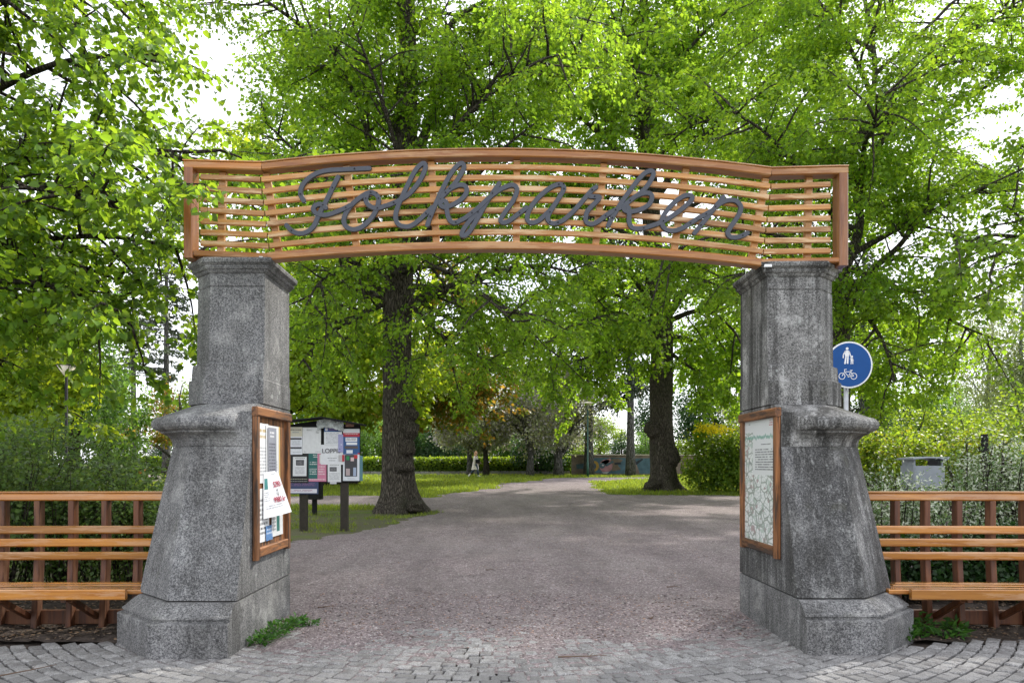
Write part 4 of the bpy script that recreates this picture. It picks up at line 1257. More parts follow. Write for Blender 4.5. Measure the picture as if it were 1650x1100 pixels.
    def blob(self, c, rad, n, size, clump=0, sig=.16, flat_=1.0, up=.8):
        """leaves in clumps filling an ellipsoid"""
        r = self.r
        c, rad = np.asarray(c, float), np.asarray(rad, float)
        m = clump or max(6, n // 160)
        d = unit(r.normal(0, 1, (m, 3)))
        cc = d * (r.random((m, 1)) ** .42)
        w = r.integers(0, m, n)
        p = c + (cc[w] + r.normal(0, sig, (n, 3)) * np.array([1, 1, flat_])) * rad
        out = unit((p - c) / rad)
        tip = out * .5 + np.array([0, 0, -.4]) + r.normal(0, .5, (n, 3))
        nor = np.array([0, 0, up]) + out * .5 + r.normal(0, .6, (n, 3))
        self.L.append((p, tip, nor, size * r.uniform(.6, 1.3, n)))
    def build(self, name, loc, label, cat, leaf_mat, bark, shape=KITE, group=None, trunk='trunk', crown='crown', singles=None, zmin=None):
        t = thing(name, loc, label, cat, group)
        if self.V: obj(trunk, (np.concatenate(self.V), self.F), bark, t, True)
        p, tip, nor, sz = (np.concatenate([l[k] for l in self.L]) for k in range(4))
        keep = p[:, 2] > (loc[2] + .05 if zmin is None else zmin)
        p, tip, nor, sz = p[keep], tip[keep], nor[keep], sz[keep]
        if singles:
            px, py = CX + p[:, 0] / p[:, 1] * F, CY - (p[:, 2] - EYE) / p[:, 1] * F
            ok = (px > 0) & (px < 1650) & (py > 0) & (py < 1100) & (p[:, 1] > 1)
            score = np.where(ok, sz / p[:, 1], 0)
            top = np.argsort(-score)[:singles]
            me = new_mesh('leaf', *leaf_arrays(np.zeros((1, 3)), np.array([[1., 0, 0]]), np.array([[0, 0, 1.]]), np.ones(1), shape)); me.materials.append(leaf_mat)
            off = np.array(loc)
            T = unit(tip); Sd = unit(np.cross(nor, T)); N = np.cross(T, Sd)
            for i in top:
                o = link('leaf', me, None, t)
                m4 = Matrix.Identity(4)
                for k in range(3):
                    m4[k][0], m4[k][1], m4[k][2], m4[k][3] = T[i, k] * sz[i], Sd[i, k] * sz[i], N[i, k] * sz[i], p[i, k] - off[k]
                o.matrix_local = m4
            mask = np.ones(len(p), bool); mask[top] = False
            p, tip, nor, sz = p[mask], tip[mask], nor[mask], sz[mask]
        v, f = leaf_arrays(p, tip, nor, sz, shape)
        o = link(crown, new_mesh(crown, v - np.array(loc), f), leaf_mat, t)
        if singles: o['kind'] = 'stuff'
        return t

def copy_thing(t, loc, rz, s, label=None):
    c = t.copy(); COL.objects.link(c); c.location = loc; c.rotation_euler = (0, 0, rz); c.scale = (s, s, s)
    if label: c['label'] = label
    for ch in list(t.children):
        k = ch.copy(); COL.objects.link(k); k.parent = c
    return c

def gz(x, y): return float(G(np.float64(x), np.float64(y)))
def pt(px, py, d): return np.array(P(px, py, d))

# --- linden whose branches hang in from the side, close by
T = Plant(3)
bx, by = -8.6, 9.6
T.add_tube(spline([(bx, by, -.2), (bx + .05, by, 2.2), (bx + .1, by - .1, 5), (bx - .1, by, 9), (bx, by, 13.5)], 4), np.linspace(.42, .08, 17), 14, .1)
near = dict(sec=.17, slen=(.7, 1.6), tw=26, tl=.40, step=.040, size=.078, n_side=8, droop=.22, up=.1)
for (z0, e, r0) in ((3.2, (-3.9, 7.6, 3.15), .07), (3.6, (-3.15, 8.3, 3.9), .08), (4.2, (-3.3, 7.9, 4.9), .08), (5.0, (-3.7, 8.2, 6.1), .09), (4.6, (-5.2, 6.6, 4.6), .08), (3.4, (-5.0, 6.9, 3.2), .07),
                    (5.6, (-4.6, 7.0, 6.2), .08), (6.4, (-3.9, 8.8, 7.2), .09), (3.8, (-4.4, 9.3, 3.7), .07), (5.2, (-3.2, 9.6, 5.2), .08), (6.0, (-6.0, 6.6, 7.2), .08), (2.9, (-5.6, 8.0, 2.75), .06), (4.1, (-3.55, 6.85, 3.95), .07), (7.0, (-5.2, 8.6, 8.4), .09)):
    s = np.array([bx + .1, by - .1, z0]); e = np.array(e)
    m1 = s + (e - s) * .33 + np.array([0, .1, .45]); m2 = s + (e - s) * .68 + np.array([.1, -.1, .42])
    T.limb([s, m1, m2, e], r0, .012, **near)
for k in range(9):
    a = 1.2 + k * .62; z0 = 4 + k * .9
    s = np.array([bx, by, z0]); e = s + np.array([math.cos(a) * 4.2, math.sin(a) * 4.2, 1.4])
    T.limb([s, (s + e) / 2 + np.array([0, 0, .5]), e], .08, .012, **dict(near, sec=.6, tw=12))
T.build('linden_tree', (bx, by, 0), 'nearest linden, large fresh green leaves hanging from branches beside and before the wooden arch', 'tree', M['leaf_linden_near'], M['bark_dark'], HEART, singles=300)

def linden(seed, trunk_pts, trunk_r, limbs, auto, label, R, ztop, size=.112, tw=27, sec=.23, burls=(), blobs=(), name='linden_tree', leaf='leaf_linden', slen=(1.1, 2.8), flare=True, bark='bark'):
    T = Plant(seed)
    pts = np.array(spline([pt(*q) for q in trunk_pts], 9))
    base = pts[0].copy(); base[2] = gz(base[0], base[1])
    k = np.linspace(0, 1, len(pts))
    rr = np.interp(k, np.linspace(0, 1, len(trunk_r)), trunk_r)
    pts[0][2] -= .3
    n = 40
    v, f = tube(pts, rr, n)
    hz = v[:, 2] - base[2]
    for i in range(len(v)):
        c = pts[min(i // n, len(pts) - 1)]; dv = v[i] - c
        ang = math.atan2(dv[1], dv[0]); s = 1 + .13 * mnoise.noise(Vector((v[i][0] * 2.1, v[i][1] * 2.1, v[i][2] * .8))) + .028 * math.sin(ang * 11 + 2.2 * mnoise.noise(Vector((v[i][2] * .6, seed, 0))) + v[i][2] * .3) + .05 * mnoise.noise(Vector(v[i] * 5.5))
        if flare:
            fl = math.exp(-max(hz[i], 0) / .42)
            s += fl * (.60 + .42 * math.sin(ang * 5 + seed) + .22 * math.sin(ang * 3 + 1))
        v[i] = c + dv * s
    T.V.append(v); T.F += f; T.n += len(v)
    for (bp, br, sq) in burls:
        c = pt(*bp); V, Fs = lathe([(math.sin(a) + 1e-3, -math.cos(a)) for a in np.linspace(.02, PI - .02, 15)], (0, 0, 0), 22)
        V = np.array(V)
        for i in range(len(V)):
            k = 1 + .34 * mnoise.noise(Vector(V[i] * 1.4 + c)) + .16 * mnoise.noise(Vector(V[i] * 3.6 + c))
            V[i] = c + V[i] * np.array([br, br, br * sq]) * k
        T.V.append(V); T.F += [[q + T.n for q in fc] for fc in Fs]; T.n += len(V)
    for (bp, rx, rz, n_, s_) in blobs:
        T.blob(pt(*bp), (rx, rx, rz), n_, s_, sig=.15)
    kw = dict(size=size, tw=tw, sec=sec, slen=slen)
    for (lp, r0) in limbs:
        T.limb([pt(*q) for q in lp], r0, .02, **kw)
    n_auto, z0, z1 = auto
    for i in range(n_auto):
        z = z0 + (z1 - z0) * i / max(1, n_auto - 1)
        kk = np.argmin(abs(pts[:, 2] - z)); s = pts[kk]
        a = i * 2.399 + seed
        h = (z - z0) / max(.1, ztop - z0)
        L = R * (1 - .55 * h ** 2)
        el = .12 + .75 * h
        d = np.array([math.cos(a) * math.cos(el), math.sin(a) * math.cos(el), math.sin(el)])
        e = s + d * L
        e2 = e + np.array([0, 0, -.9 * (1 - h)])
        T.limb([s, s + d * L * .35 + np.array([0, 0, .5]), s + d * L * .7 + T.r.normal(0, .35, 3) + np.array([0, 0, .2]), e2], max(.05, trunk_r[0] * .26 * (1 - .5 * h)), .02, **kw)
    return T.build(name, tuple(base), label, 'tree', M[leaf], M[bark])

linden(21, [(645, 826, 21.2), (641, 740, 21.2), (640, 640, 21.2), (641, 490, 21.2), (652, 330, 21.2), (655, 200, 21.3), (656, 60, 21.4), (650, -150, 21.5), (650, -330, 21.5)],
       (.47, .44, .41, .41, .34, .30, .26, .20, .06),
       [([(652, 492, 21.2), (700, 472, 20.6), (760, 452, 20.2), (850, 428, 19.6), (930, 440, 19.2)], .17), ([(640, 500, 21.2), (610, 465, 21), (575, 425, 20.4), (520, 400, 19.8)], .15),
        ([(668, 250, 21.2), (695, 190, 20.9), (714, 95, 20.6), (722, 46, 20.4), (764, 11, 20), (850, -30, 19.5)], .17), ([(640, 300, 21.2), (600, 240, 20.8), (570, 150, 20), (520, 60, 19)], .13),
        ([(648, 420, 21.2), (720, 340, 20), (800, 250, 19), (860, 200, 18)], .12), ([(640, 440, 21.2), (560, 350, 20), (480, 250, 19), (420, 190, 18.5)], .12),
        ([(645, 470, 21.2), (690, 520, 20.5), (740, 560, 19.8), (800, 585, 19.2)], .09), ([(636, 480, 21.2), (580, 510, 20.6), (520, 545, 20), (480, 590, 19.6)], .09),
        ([(650, 380, 21.2), (640, 250, 19.6), (600, 120, 18), (560, 20, 17)], .10), ([(652, 330, 21.2), (740, 200, 20), (830, 90, 18.6), (900, 20, 18)], .11),
        ([(655, 460, 21.2), (730, 470, 22), (820, 500, 23), (880, 560, 24)], .10), ([(648, 470, 21.2), (700, 500, 22.4), (760, 540, 23.6), (790, 600, 24.4)], .09), ([(640, 460, 21.2), (590, 440, 22.4), (530, 470, 23.4), (490, 530, 24)], .10),
        ([(645, 440, 21.2), (700, 430, 18.8), (770, 470, 17.2), (830, 520, 16.4)], .09), ([(640, 445, 21.2), (580, 430, 19), (520, 450, 17.6), (490, 500, 17)], .08)],
       (16, 6.2, 17.5), 'linden left of the gravel path, thick trunk with dark burls and flared roots', 7.2, 19, blobs=tuple(((a_, b_, c_), 1.9, 1.35, 3600, .115) for a_, b_, c_ in ((500, 150, 21), (560, 60, 20.5), (740, 100, 21.5), (820, 180, 20), (700, 210, 22), (480, 270, 20), (620, 10, 21), (590, 180, 22), (880, 90, 21))), burls=(((660, 692, 21.0), .27, 1.0), ((650, 752, 20.86), .30, .8), ((664, 668, 21.1), .18, 1.1), ((655, 722, 20.9), .25, 1.0), ((668, 815, 20.75), .30, .55), ((618, 818, 21.0), .26, .5)))
linden(34, [(1068, 792, 33), (1068, 740, 33), (1066, 650, 33), (1066, 520, 33), (1055, 420, 33), (1043, 260, 33), (1040, 120, 33), (1036, -60, 33)],
       (.56, .52, .50, .50, .42, .38, .30, .10),
       [([(1070, 515, 33), (1110, 460, 32), (1150, 420, 31), (1230, 330, 30), (1290, 250, 29)], .24), ([(1060, 545, 33), (1030, 560, 32.3), (980, 565, 31.5), (900, 592, 30.6)], .16), ([(1060, 500, 33), (1010, 430, 32), (980, 380, 31.5), (930, 300, 31)], .2),
        ([(1050, 330, 33), (1100, 260, 32), (1181, 178, 30), (1260, 110, 29), (1330, 70, 28)], .2), ([(1044, 300, 33), (980, 230, 32), (900, 160, 31), (840, 120, 30)], .18), ([(1068, 560, 33), (1110, 590, 32), (1160, 625, 31)], .12),
        ([(1060, 530, 33), (1000, 510, 31), (930, 520, 29), (870, 560, 28)], .16), ([(1060, 500, 33), (980, 470, 32), (900, 460, 31), (830, 500, 30)], .16), ([(1072, 520, 33), (1130, 500, 31.5), (1180, 530, 30), (1210, 590, 29)], .14),
        ([(1062, 545, 33), (1010, 570, 34), (960, 590, 35), (930, 620, 36)], .12), ([(1070, 540, 33), (1120, 550, 35), (1170, 590, 37), (1200, 640, 38)], .13)],
       (18, 8, 25), 'linden right of the gravel path, tall dark trunk with one swollen burl', 9.2, 27, .175, 25, .33, blobs=tuple(((a_, b_, c_), 3.0, 2.1, 3600, .175) for a_, b_, c_ in ((960, 150, 33), (1100, 60, 32), (1180, 190, 31), (900, 60, 32), (1250, 60, 30), (1040, 40, 34), (1060, 180, 35), (1130, 120, 34), (860, 300, 33), (1140, 560, 34), (1190, 500, 32), (980, 500, 34))), burls=(((1052, 692, 32.8), .38, 1.0), ((1082, 737, 32.8), .36, 1.2), ((1055, 782, 32.6), .42, .6)), slen=(1.4, 3.6))
linden(45, [(1346, 800, 20), (1348, 640, 20), (1352, 540, 20), (1358, 450, 20), (1385, 360, 20.3), (1375, 260, 20.8), (1410, 120, 21.2), (1385, -60, 21.6), (1390, -200, 22)],
       (.36, .32, .28, .17, .11, .085, .07, .05, .03),
       [([(1354, 500, 20), (1400, 440, 19.6), (1450, 395, 19.2), (1500, 330, 18.8), (1560, 290, 18.5)], .13), ([(1356, 470, 20), (1390, 500, 19.4), (1424, 553, 18.8), (1442, 614, 18.4)], .09), ([(1366, 380, 20), (1310, 300, 19), (1240, 220, 18), (1180, 180, 17.4)], .12),
        ([(1372, 300, 20), (1440, 200, 19), (1500, 110, 18.5), (1540, 40, 18)], .12), ([(1360, 430, 20), (1460, 470, 19), (1540, 520, 18.5), (1600, 545, 18)], .09), ([(1350, 470, 20), (1290, 430, 19.4), (1230, 440, 19), (1170, 470, 18.6)], .09)],
       (17, 6, 16.5), 'linden behind the stained gate pillar, dark leaning limbs spreading over the bench', 5.6, 19, .108, 27, .22, blobs=tuple(((a_, b_, c_), 1.5, 1.1, 3200, .108) for a_, b_, c_ in ((1250, 230, 19), (1320, 120, 20), (1450, 150, 20), (1480, 300, 19.5), (1420, 330, 20.5), (1400, 440, 18.6), (1300, 30, 20), (1390, 240, 18.5))) + (((1440, 560, 22), 1.9, 1.3, 3000, .12), ((1510, 520, 22.5), 1.7, 1.2, 2500, .12), ((1400, 620, 21.6), 1.3, .9, 1500, .12), ((1480, 610, 22), 1.4, .9, 1600, .12)))
linden(57, [(1900, 800, 17), (1895, 600, 17), (1890, 400, 17), (1880, 100, 17), (1880, -200, 17)], (.4, .34, .28, .18, .06),
       [([(1890, 480, 17), (1780, 430, 16.4), (1680, 415, 16), (1590, 400, 15.6), (1530, 375, 15.3)], .10), ([(1890, 420, 17), (1790, 330, 16.4), (1700, 270, 16), (1640, 230, 15.7)], .10), ([(1888, 380, 17), (1800, 420, 16.6), (1700, 390, 16.2), (1620, 330, 16)], .09)],
       (13, 5, 16), 'linden at the far side of the second bench, only branch ends reaching into view', 4.6, 18, .13, 15, .34)

# --- broad trees further back
linden(63, [(545, 775, 39), (543, 690, 39), (540, 640, 39), (536, 560, 39), (530, 430, 39), (530, 300, 39)], (.55, .5, .46, .36, .22, .08),
       [([(545, 690, 39), (580, 655, 38), (630, 650, 37), (690, 640, 36)], .3), ([(540, 680, 39), (500, 655, 38.4), (460, 665, 38), (420, 660, 37)], .28), ([(540, 650, 39), (560, 600, 38), (610, 560, 37), (660, 540, 36)], .25), ([(536, 640, 39), (500, 600, 38), (450, 570, 37), (400, 560, 36)], .25)],
       (12, 7, 17), 'broad yellow green maple behind the notice board with wide dark limbs', 8.5, 19, .27, 13, .5, blobs=(((500, 600, 36), 4.0, 2.2, 4200, .25), ((590, 590, 36), 4.2, 2.4, 4600, .25), ((545, 510, 37), 5.0, 3.0, 6000, .25), ((440, 560, 36), 3.5, 2.6, 3200, .25)), name='maple_tree', leaf='leaf_yellow', slen=(1.6, 3.4), bark='bark_dark')
linden(71, [(648, 772, 42), (652, 700, 42), (664, 640, 42), (690, 540, 42), (700, 430, 42)], (.34, .32, .3, .22, .08),
       [([(656, 690, 42), (700, 655, 41), (750, 650, 40), (800, 668, 39.5)], .16), ([(654, 680, 42), (640, 640, 41), (620, 640, 40), (600, 655, 39.6)], .16), ([(664, 640, 42), (720, 610, 41), (780, 620, 40)], .16)],
       (8, 5.5, 11.5), 'copper tinged maple with low spreading brownish foliage behind the burled linden', 5.6, 12.5, .24, 12, .45, blobs=(((735, 640, 40), 2.6, 1.5, 3400, .22), ((770, 610, 40.5), 2.4, 1.6, 2800, .22), ((700, 610, 40), 2.2, 1.6, 2500, .22)), name='maple_tree', leaf='leaf_copper', slen=(1.4, 2.8), bark='bark_dark')
linden(77, [(-40, 800, 26), (-30, 680, 26), (-20, 560, 26), (-10, 400, 26), (-10, 250, 26)], (.4, .36, .3, .2, .08),
       [([(-25, 640, 26), (30, 600, 25.4), (90, 590, 25), (140, 600, 24.6)], .16), ([(-22, 600, 26), (40, 560, 25.4), (80, 540, 25), (120, 560, 24.6)], .16), ([(-28, 660, 26), (30, 655, 25.4), (80, 650, 25), (120, 665, 24.7)], .12)],
       (6, 6, 10), 'bright lime green maple lit by the sun behind the street lamp', 4.0, 12, .20, 22, .30, blobs=(((20, 590, 25.4), 1.6, 1.0, 2600, .17), ((90, 620, 25), 1.3, .9, 1900, .17), ((40, 650, 25.2), 1.4, .6, 1500, .17)), name='maple_tree', leaf='leaf_yellow', slen=(.9, 2.0), bark='bark_dark')

def simple_tree(name, seed, px, d, h, blobs, trunk_r, label, cat, leaf, bark, n, size, shape=KITE, group=None, limbs=5, sig=.16, strands=False, up=.8, base_py=None):
    """a tree whose crown is a set of leaf clumps on a trunk with limbs; blobs = (dx, dz fraction of h, rx, rz)"""
    T = Plant(seed); r = T.r
    x = (px - CX) * d / F; z = gz(x, d)
    top = h * .92
    trunk = [np.array([x + r.normal(0, .04) * k, d + r.normal(0, .04) * k, z - .2 + (top + .2) * k / 6]) for k in range(7)]
    T.add_tube(trunk, np.linspace(trunk_r, max(.02, trunk_r * .15), 7) * np.array([1.25, 1, 1, 1, 1, 1, 1]), 10, .1)
    tot = sum(b[2] * b[2] * b[3] for b in blobs)
    for (dx, zf, rx, rz) in blobs:
        c = np.array([x + dx, d, z + h * zf])
        m = int(n * rx * rx * rz / tot)
        if strands:
            k = max(20, m // 26)
            dd = unit(r.normal(0, 1, (k, 3))) * (r.random((k, 1)) ** .4) * np.array([rx, rx, rz]) + c
            w = r.integers(0, k, m); q = r.random(m)
            p = dd[w] + np.stack([r.normal(0, .10, m) + .2 * q, r.normal(0, .10, m), -q * r.uniform(1.0, 2.6, k)[w]], -1)
            T.L.append((p, np.array([0, 0, -1.0]) + r.normal(0, .45, (m, 3)), r.normal(0, 1, (m, 3)), size * r.uniform(.6, 1.3, m)))
        else:
            T.blob(c, (rx, rx, rz), m, size, sig=sig, up=up)
        for k in range(limbs):
            a = r.uniform(0, 2 * PI)
            s = trunk[min(6, max(1, int((zf - rz / h * .8) * 6) + k % 3))]
            e = c + np.array([math.cos(a) * rx * .75, math.sin(a) * rx * .75, r.uniform(-.3, .5) * rz])
            T.add_tube(spline([s, (s + e) / 2 + np.array([0, 0, .3]), e], 3), np.linspace(trunk_r * .35, .015, 7), 5)
    return T.build(name, (x, d, z), label, cat, M[leaf], M[bark], shape, group)

# grey green cherries along the far edge of the lawn
simple_tree('cherry_tree', 101, 757, 55, 6.0, [(0, .62, 2.6, 2.0), (1.4, .55, 1.8, 1.4), (-1.8, .6, 1.9, 1.5)], .27, 'grey green cherry just behind the walking woman', 'tree', 'leaf_greygreen', 'bark_grey', 9500, .19, sig=.14)
simple_tree('cherry_tree', 102, 783, 54, 5.6, [(0, .62, 2.4, 1.7), (-1.2, .75, 1.5, 1.2)], .25, 'grey green cherry with a dark stem to the right of the walking woman', 'tree', 'leaf_greygreen', 'bark_dark', 8000, .19)
simple_tree('cherry_tree', 103, 854, 53, 7.2, [(0, .55, 3.2, 2.4), (.8, .88, 2.2, 2.0), (-1.6, .7, 2.2, 1.8)], .28, 'tall grey flowering cherry with a pale brown stem before the dark yew', 'tree', 'leaf_greygreen', 'bark_grey', 13000, .18)
simple_tree('cherry_tree', 104, 900, 54, 7.4, [(0, .55, 3.2, 2.4), (1.6, .72, 2.6, 2.2), (-.6, .9, 2.2, 1.8)], .36, 'broad grey flowering cherry left of the green lamp post, grey flaring stem', 'tree', 'leaf_greygreen', 'bark_grey', 13000, .18)
simple_tree('cherry_tree', 105, 288, 48, 6.6, [(0, .62, 2.2, 2.0), (-1.6, .45, 1.8, 1.2)], .22, 'thin blossoming cherry behind the paler pillar, yellowish tufts on bare twigs', 'tree', 'leaf_copper', 'bark_grey', 3000, .20)
simple_tree('yew_bush', 106, 868, 56.5, 3.4, [(0, .5, 1.9, 1.9)], .2, 'dark round yew standing before the clipped hedge', 'bush', 'leaf_dark', 'bark_dark', 4500, .17)

def spruce(seed, px, d, h, r0, rmax, z0, label, name='spruce_tree', leaf='needle', dens=1.0, droop=.8, bark='bark_grey'):
    T = Plant(seed); r = T.r
    x = (px - CX) * d / F; z = gz(x, d)
    T.add_tube([np.array([x, d, z - .2 + (h + .2) * k / 9]) for k in range(10)], np.concatenate([[r0 * 1.5], np.linspace(r0, .03, 9)]), 12, .08)
    hh = z0
    while hh < h:
        f = (hh - z0) / (h - z0)
        L = rmax * (1 - f) ** .7 * r.uniform(.55, 1.1) + .3
        for k in range(3):
            a = r.uniform(0, 2 * PI)
            d3 = np.array([math.cos(a), math.sin(a), .05])
            s = np.array([x, d, z + hh])
            pts = [s + d3 * L * q + np.array([0, 0, -droop * L * q * q * .5 + .22 * L * max(0, q - .7)]) for q in np.linspace(0, 1, 6)]
            T.add_tube(pts, np.linspace(.05, .01, 6), 4)
            m = int(46 * L * dens)
            q = r.random(m) ** .8
            i = np.minimum((q * 5).astype(int), 4); ff = (q * 5 - i)[:, None]
            pa = np.array(pts)
            p = pa[i] * (1 - ff) + pa[i + 1] * ff
            hang = r.random(m) ** 1.5
            p = p + np.stack([r.normal(0, .16, m), r.normal(0, .16, m), -hang * .9 * droop], -1)
            T.L.append((p, np.array([0, 0, -1.0]) * droop + d3 * .5 + r.normal(0, .4, (m, 3)), r.normal(0, 1, (m, 3)), .34 * r.uniform(.6, 1.3, m)))
        hh += r.uniform(.35, .75)
    return T.build(name, (x, d, z), label, 'tree', M[leaf], M[bark], SLIM)
spruce(201, 949, 54.5, 24, .30, 3.4, 7.5, 'tall spruce directly behind the green lamp post, drooping dark sprays')
spruce(202, 1016, 53.4, 22, .28, 3.6, 6.0, 'spruce with a bare straight stem before the painted brick wall')
spruce(203, 215, 58, 22, .24, 2.8, 8.0, 'thin sparse pine further from the paler pillar, bare lower stem', 'pine_tree', 'needle_pine', .55, .35)
spruce(204, 268, 57, 24, .26, 2.6, 7.5, 'thin sparse pine nearer the paler pillar, bare lower stem', 'pine_tree', 'needle_pine', .6, .35)
spruce(205, 1392, 46, 15, .24, 2.6, 3.0, 'dark drooping spruce half hidden behind the round blue sign')

# trees and bushes behind the benches
simple_tree('leafy_tree', 111, 120, 36, 11.5, [(0, .5, 3.0, 4.6), (-2.2, .4, 2.4, 3.6)], .3, 'dense rounded green tree behind the inverted cone street lamp', 'tree', 'leaf_mid', 'bark_dark', 16000, .17, sig=.12)
simple_tree('leafy_tree', 112, 10, 40, 10, [(0, .5, 3.2, 4.2)], .3, 'dense green tree half cut by the edge of the view behind the lime green maple', 'tree', 'leaf_mid', 'bark_dark', 9000, .19, sig=.12)
simple_tree('leafy_tree', 113, 172, 44, 8, [(0, .5, 2.2, 3.4)], .3, 'slimmer green tree between the street lamp and the sparse pines', 'tree', 'leaf_mid', 'bark_dark', 7000, .18, sig=.12)
simple_tree('birch_tree', 121, 1590, 47, 15.5, [(0, .62, 2.9, 4.4), (.4, .36, 2.4, 2.6)], .18, 'pale weeping birch above the hedge behind the black post', 'tree', 'leaf_birch', 'bark_birch', 14000, .15, SLIM, strands=True)
simple_tree('birch_tree', 122, 1648, 43, 13, [(0, .6, 2.6, 4.0), (1, .38, 2.6, 2.8)], .2, 'pale birch at the edge of the view beyond the yellow tipped hedge', 'tree', 'leaf_birch', 'bark_birch', 12000, .16, strands=False)
simple_tree('round_bush', 123, 1480, 37, 4.2, [(0, .5, 2.0, 1.9), (1.3, .42, 1.7, 1.5)], .12, 'bright green rounded bush above the grey litter bin', 'bush', 'leaf_hedge', 'bark_dark', 9000, .14)
simple_tree('round_bush', 124, 1560, 36, 4.0, [(0, .5, 1.9, 1.8)], .12, 'bright green rounded bush left of the black post', 'bush', 'leaf_hedge', 'bark_dark', 6500, .14)
simple_tree('round_bush', 125, 1650, 33, 4.4, [(0, .5, 2.0, 2.0)], .12, 'bright green rounded bush at the edge of the view', 'bush', 'leaf_hedge', 'bark_dark', 7500, .13)

def shrub(name, seed, spots, n, size, label, leaf, cat='bush', shape=KITE, stems=14, h0=0, group=None, sig=.14):
    """spots: (px or x, d, rx, ry, height); leaves on many upright stems"""
    T = Plant(seed); r = T.r
    tot = sum(s[2] * s[3] * s[4] for s in spots)
    x0, y0 = spots[0][0], spots[0][1]
    for (x, y, rx, ry, h) in spots:
        z = gz(x, y)
        m = int(n * rx * ry * h / tot)
        T.blob((x, y, z + h * .5), (rx, ry, h * .52), m, size, clump=max(8, m // 60), sig=sig)
        for k in range(stems):
            a = r.uniform(0, 2 * PI); q = r.random() ** .5
            b = np.array([x + math.cos(a) * rx * .4 * q, y + math.sin(a) * ry * .4 * q, z - .05])
            t = np.array([x + math.cos(a) * rx * q, y + math.sin(a) * ry * q, z + h * r.uniform(.6, 1.0)])
            pts = spline([b, (b + t) / 2 + r.normal(0, .06, 3), t], 3)
            T.add_tube(pts, np.linspace(.014, .004, len(pts)), 4)
            T.twigs(pts, 7, .28, size * .7, size, frm=.35)
    return T.build(name, (x0, y0, gz(x0, y0)), label, cat, M[leaf], M['bark_dark'], shape, group, 'stems', 'foliage')
shrub('leafy_shrub', 301, [(-6.2, 9.0, 1.0, .6, 1.75), (-7.2, 9.4, 1.0, .7, 2.1), (-5.6, 9.3, .7, .6, 1.5)], 14000, .055, 'dense dark green shrub behind the outer half of the bench by the paler pillar', 'leaf_shrub', stems=40)
shrub('leafy_shrub', 302, [(-4.9, 9.2, .8, .6, 1.55), (-4.2, 9.0, .7, .5, 1.15), (-3.7, 8.8, .45, .4, .9)], 13000, .05, 'lower thin twigged shrub behind the bench end touching the paler pillar', 'leaf_shrub', stems=40)
shrub('leafy_shrub', 303, [(-7.8, 12.5, 1.8, .9, 2.25), (-5.8, 12.0, 1.2, .8, 1.65)], 10000, .075, 'taller grey green shrub further back behind the first bench', 'leaf_shrub', stems=40)
shrub('dogwood_shrub', 311, [(4.45, 9.1, .55, .5, 1.35), (5.05, 9.3, .55, .5, 1.42), (5.6, 9.3, .4, .5, 1.25)], 8500, .052, 'white edged dogwood shrub behind the bench end touching the stained pillar', 'leaf_dogwood', stems=40, shape=SLIM)
shrub('dogwood_shrub', 312, [(6.2, 9.5, .5, .6, 1.9), (7.0, 9.6, .8, .6, 1.8)], 10000, .052, 'taller white edged dogwood shrub behind the outer half of the bench, near the black post', 'leaf_dogwood', stems=60, shape=SLIM)
shrub('leafy_shrub', 313, [(4.6, 8.6, .7, .3, .75), (6.0, 8.7, 1.0, .35, .8)], 8000, .06, 'low dark green undergrowth showing through the bench by the stained pillar', 'leaf_dark', stems=20)

def hedge(name, seed, x0, x1, y0, y1, h, n, size, label, leaf, cat='hedge', rag=.06, bump_=0.0, z_off=0):
    T = Plant(seed); r = T.r
    m = n
    face = r.random(m)
    x = r.uniform(x0, x1, m); y = r.uniform(y0, y1, m); z = r.random(m) * h
    front = face < .55; topf = (face >= .55) & (face < .85)
    y = np.where(front, y0 + np.abs(r.normal(0, rag, m)), y)
    z = np.where(topf, h - np.abs(r.normal(0, rag, m)), z)
    hm = 1 + bump_ * (vnoise(x, y, .8) - .5) + bump_ * .6 * (vnoise(x, y, 2.1) - .5)
    z = z * hm; y = y + bump_ * 1.6 * (vnoise(x, z * 2 + 9, .9) - .5)
    p = np.stack([x, y, z + G(x, y) + z_off], -1) + r.normal(0, rag * .6, (m, 3))
    nor = np.stack([r.normal(0, .5, m), np.where(front, -1.0, 0) + r.normal(0, .5, m), np.where(topf, 1.0, .5) + r.normal(0, .4, m)], -1)
    tip = r.normal(0, .6, (m, 3)) + np.array([0, -.2, .35])
    T.L.append((p, tip, nor, size * r.uniform(.6, 1.3, m)))
    # inner twiggy mass so that the hedge is closed
    V, Fs = box(((x0 + x1) / 2, (y0 + y1) / 2 + rag * 1.5, gz((x0 + x1) / 2, (y0 + y1) / 2) + z_off + h * .40), (x1 - x0 - .15, max(.1, y1 - y0 - .25), h * .74), .05)
    T.V.append(np.array(V)); T.F += [list(q) for q in Fs]; T.n += len(V)
    return T.build(name, ((x0 + x1) / 2, (y0 + y1) / 2, gz((x0 + x1) / 2, (y0 + y1) / 2)), label, cat, M[leaf], M['twig_core'], KITE, None, 'branches', 'foliage')
M['twig_core'] = plain('dark_twigs', (.012, .018, .008), 1.0, 0, .4, 12, .1)
def hx(px, d): return (px - CX) * d / F
hedge('clipped_hedge', 401, hx(560, 57), hx(925, 57), 57, 58, 1.22, 9000, .17, 'long low clipped hedge behind the lawn, left of the painted wall', 'leaf_hedge')
hedge('clipped_hedge', 402, hx(150, 60), hx(272, 60), 60, 61, 1.25, 3500, .18, 'clipped hedge far back between the benches bins and the pillar', 'leaf_hedge')
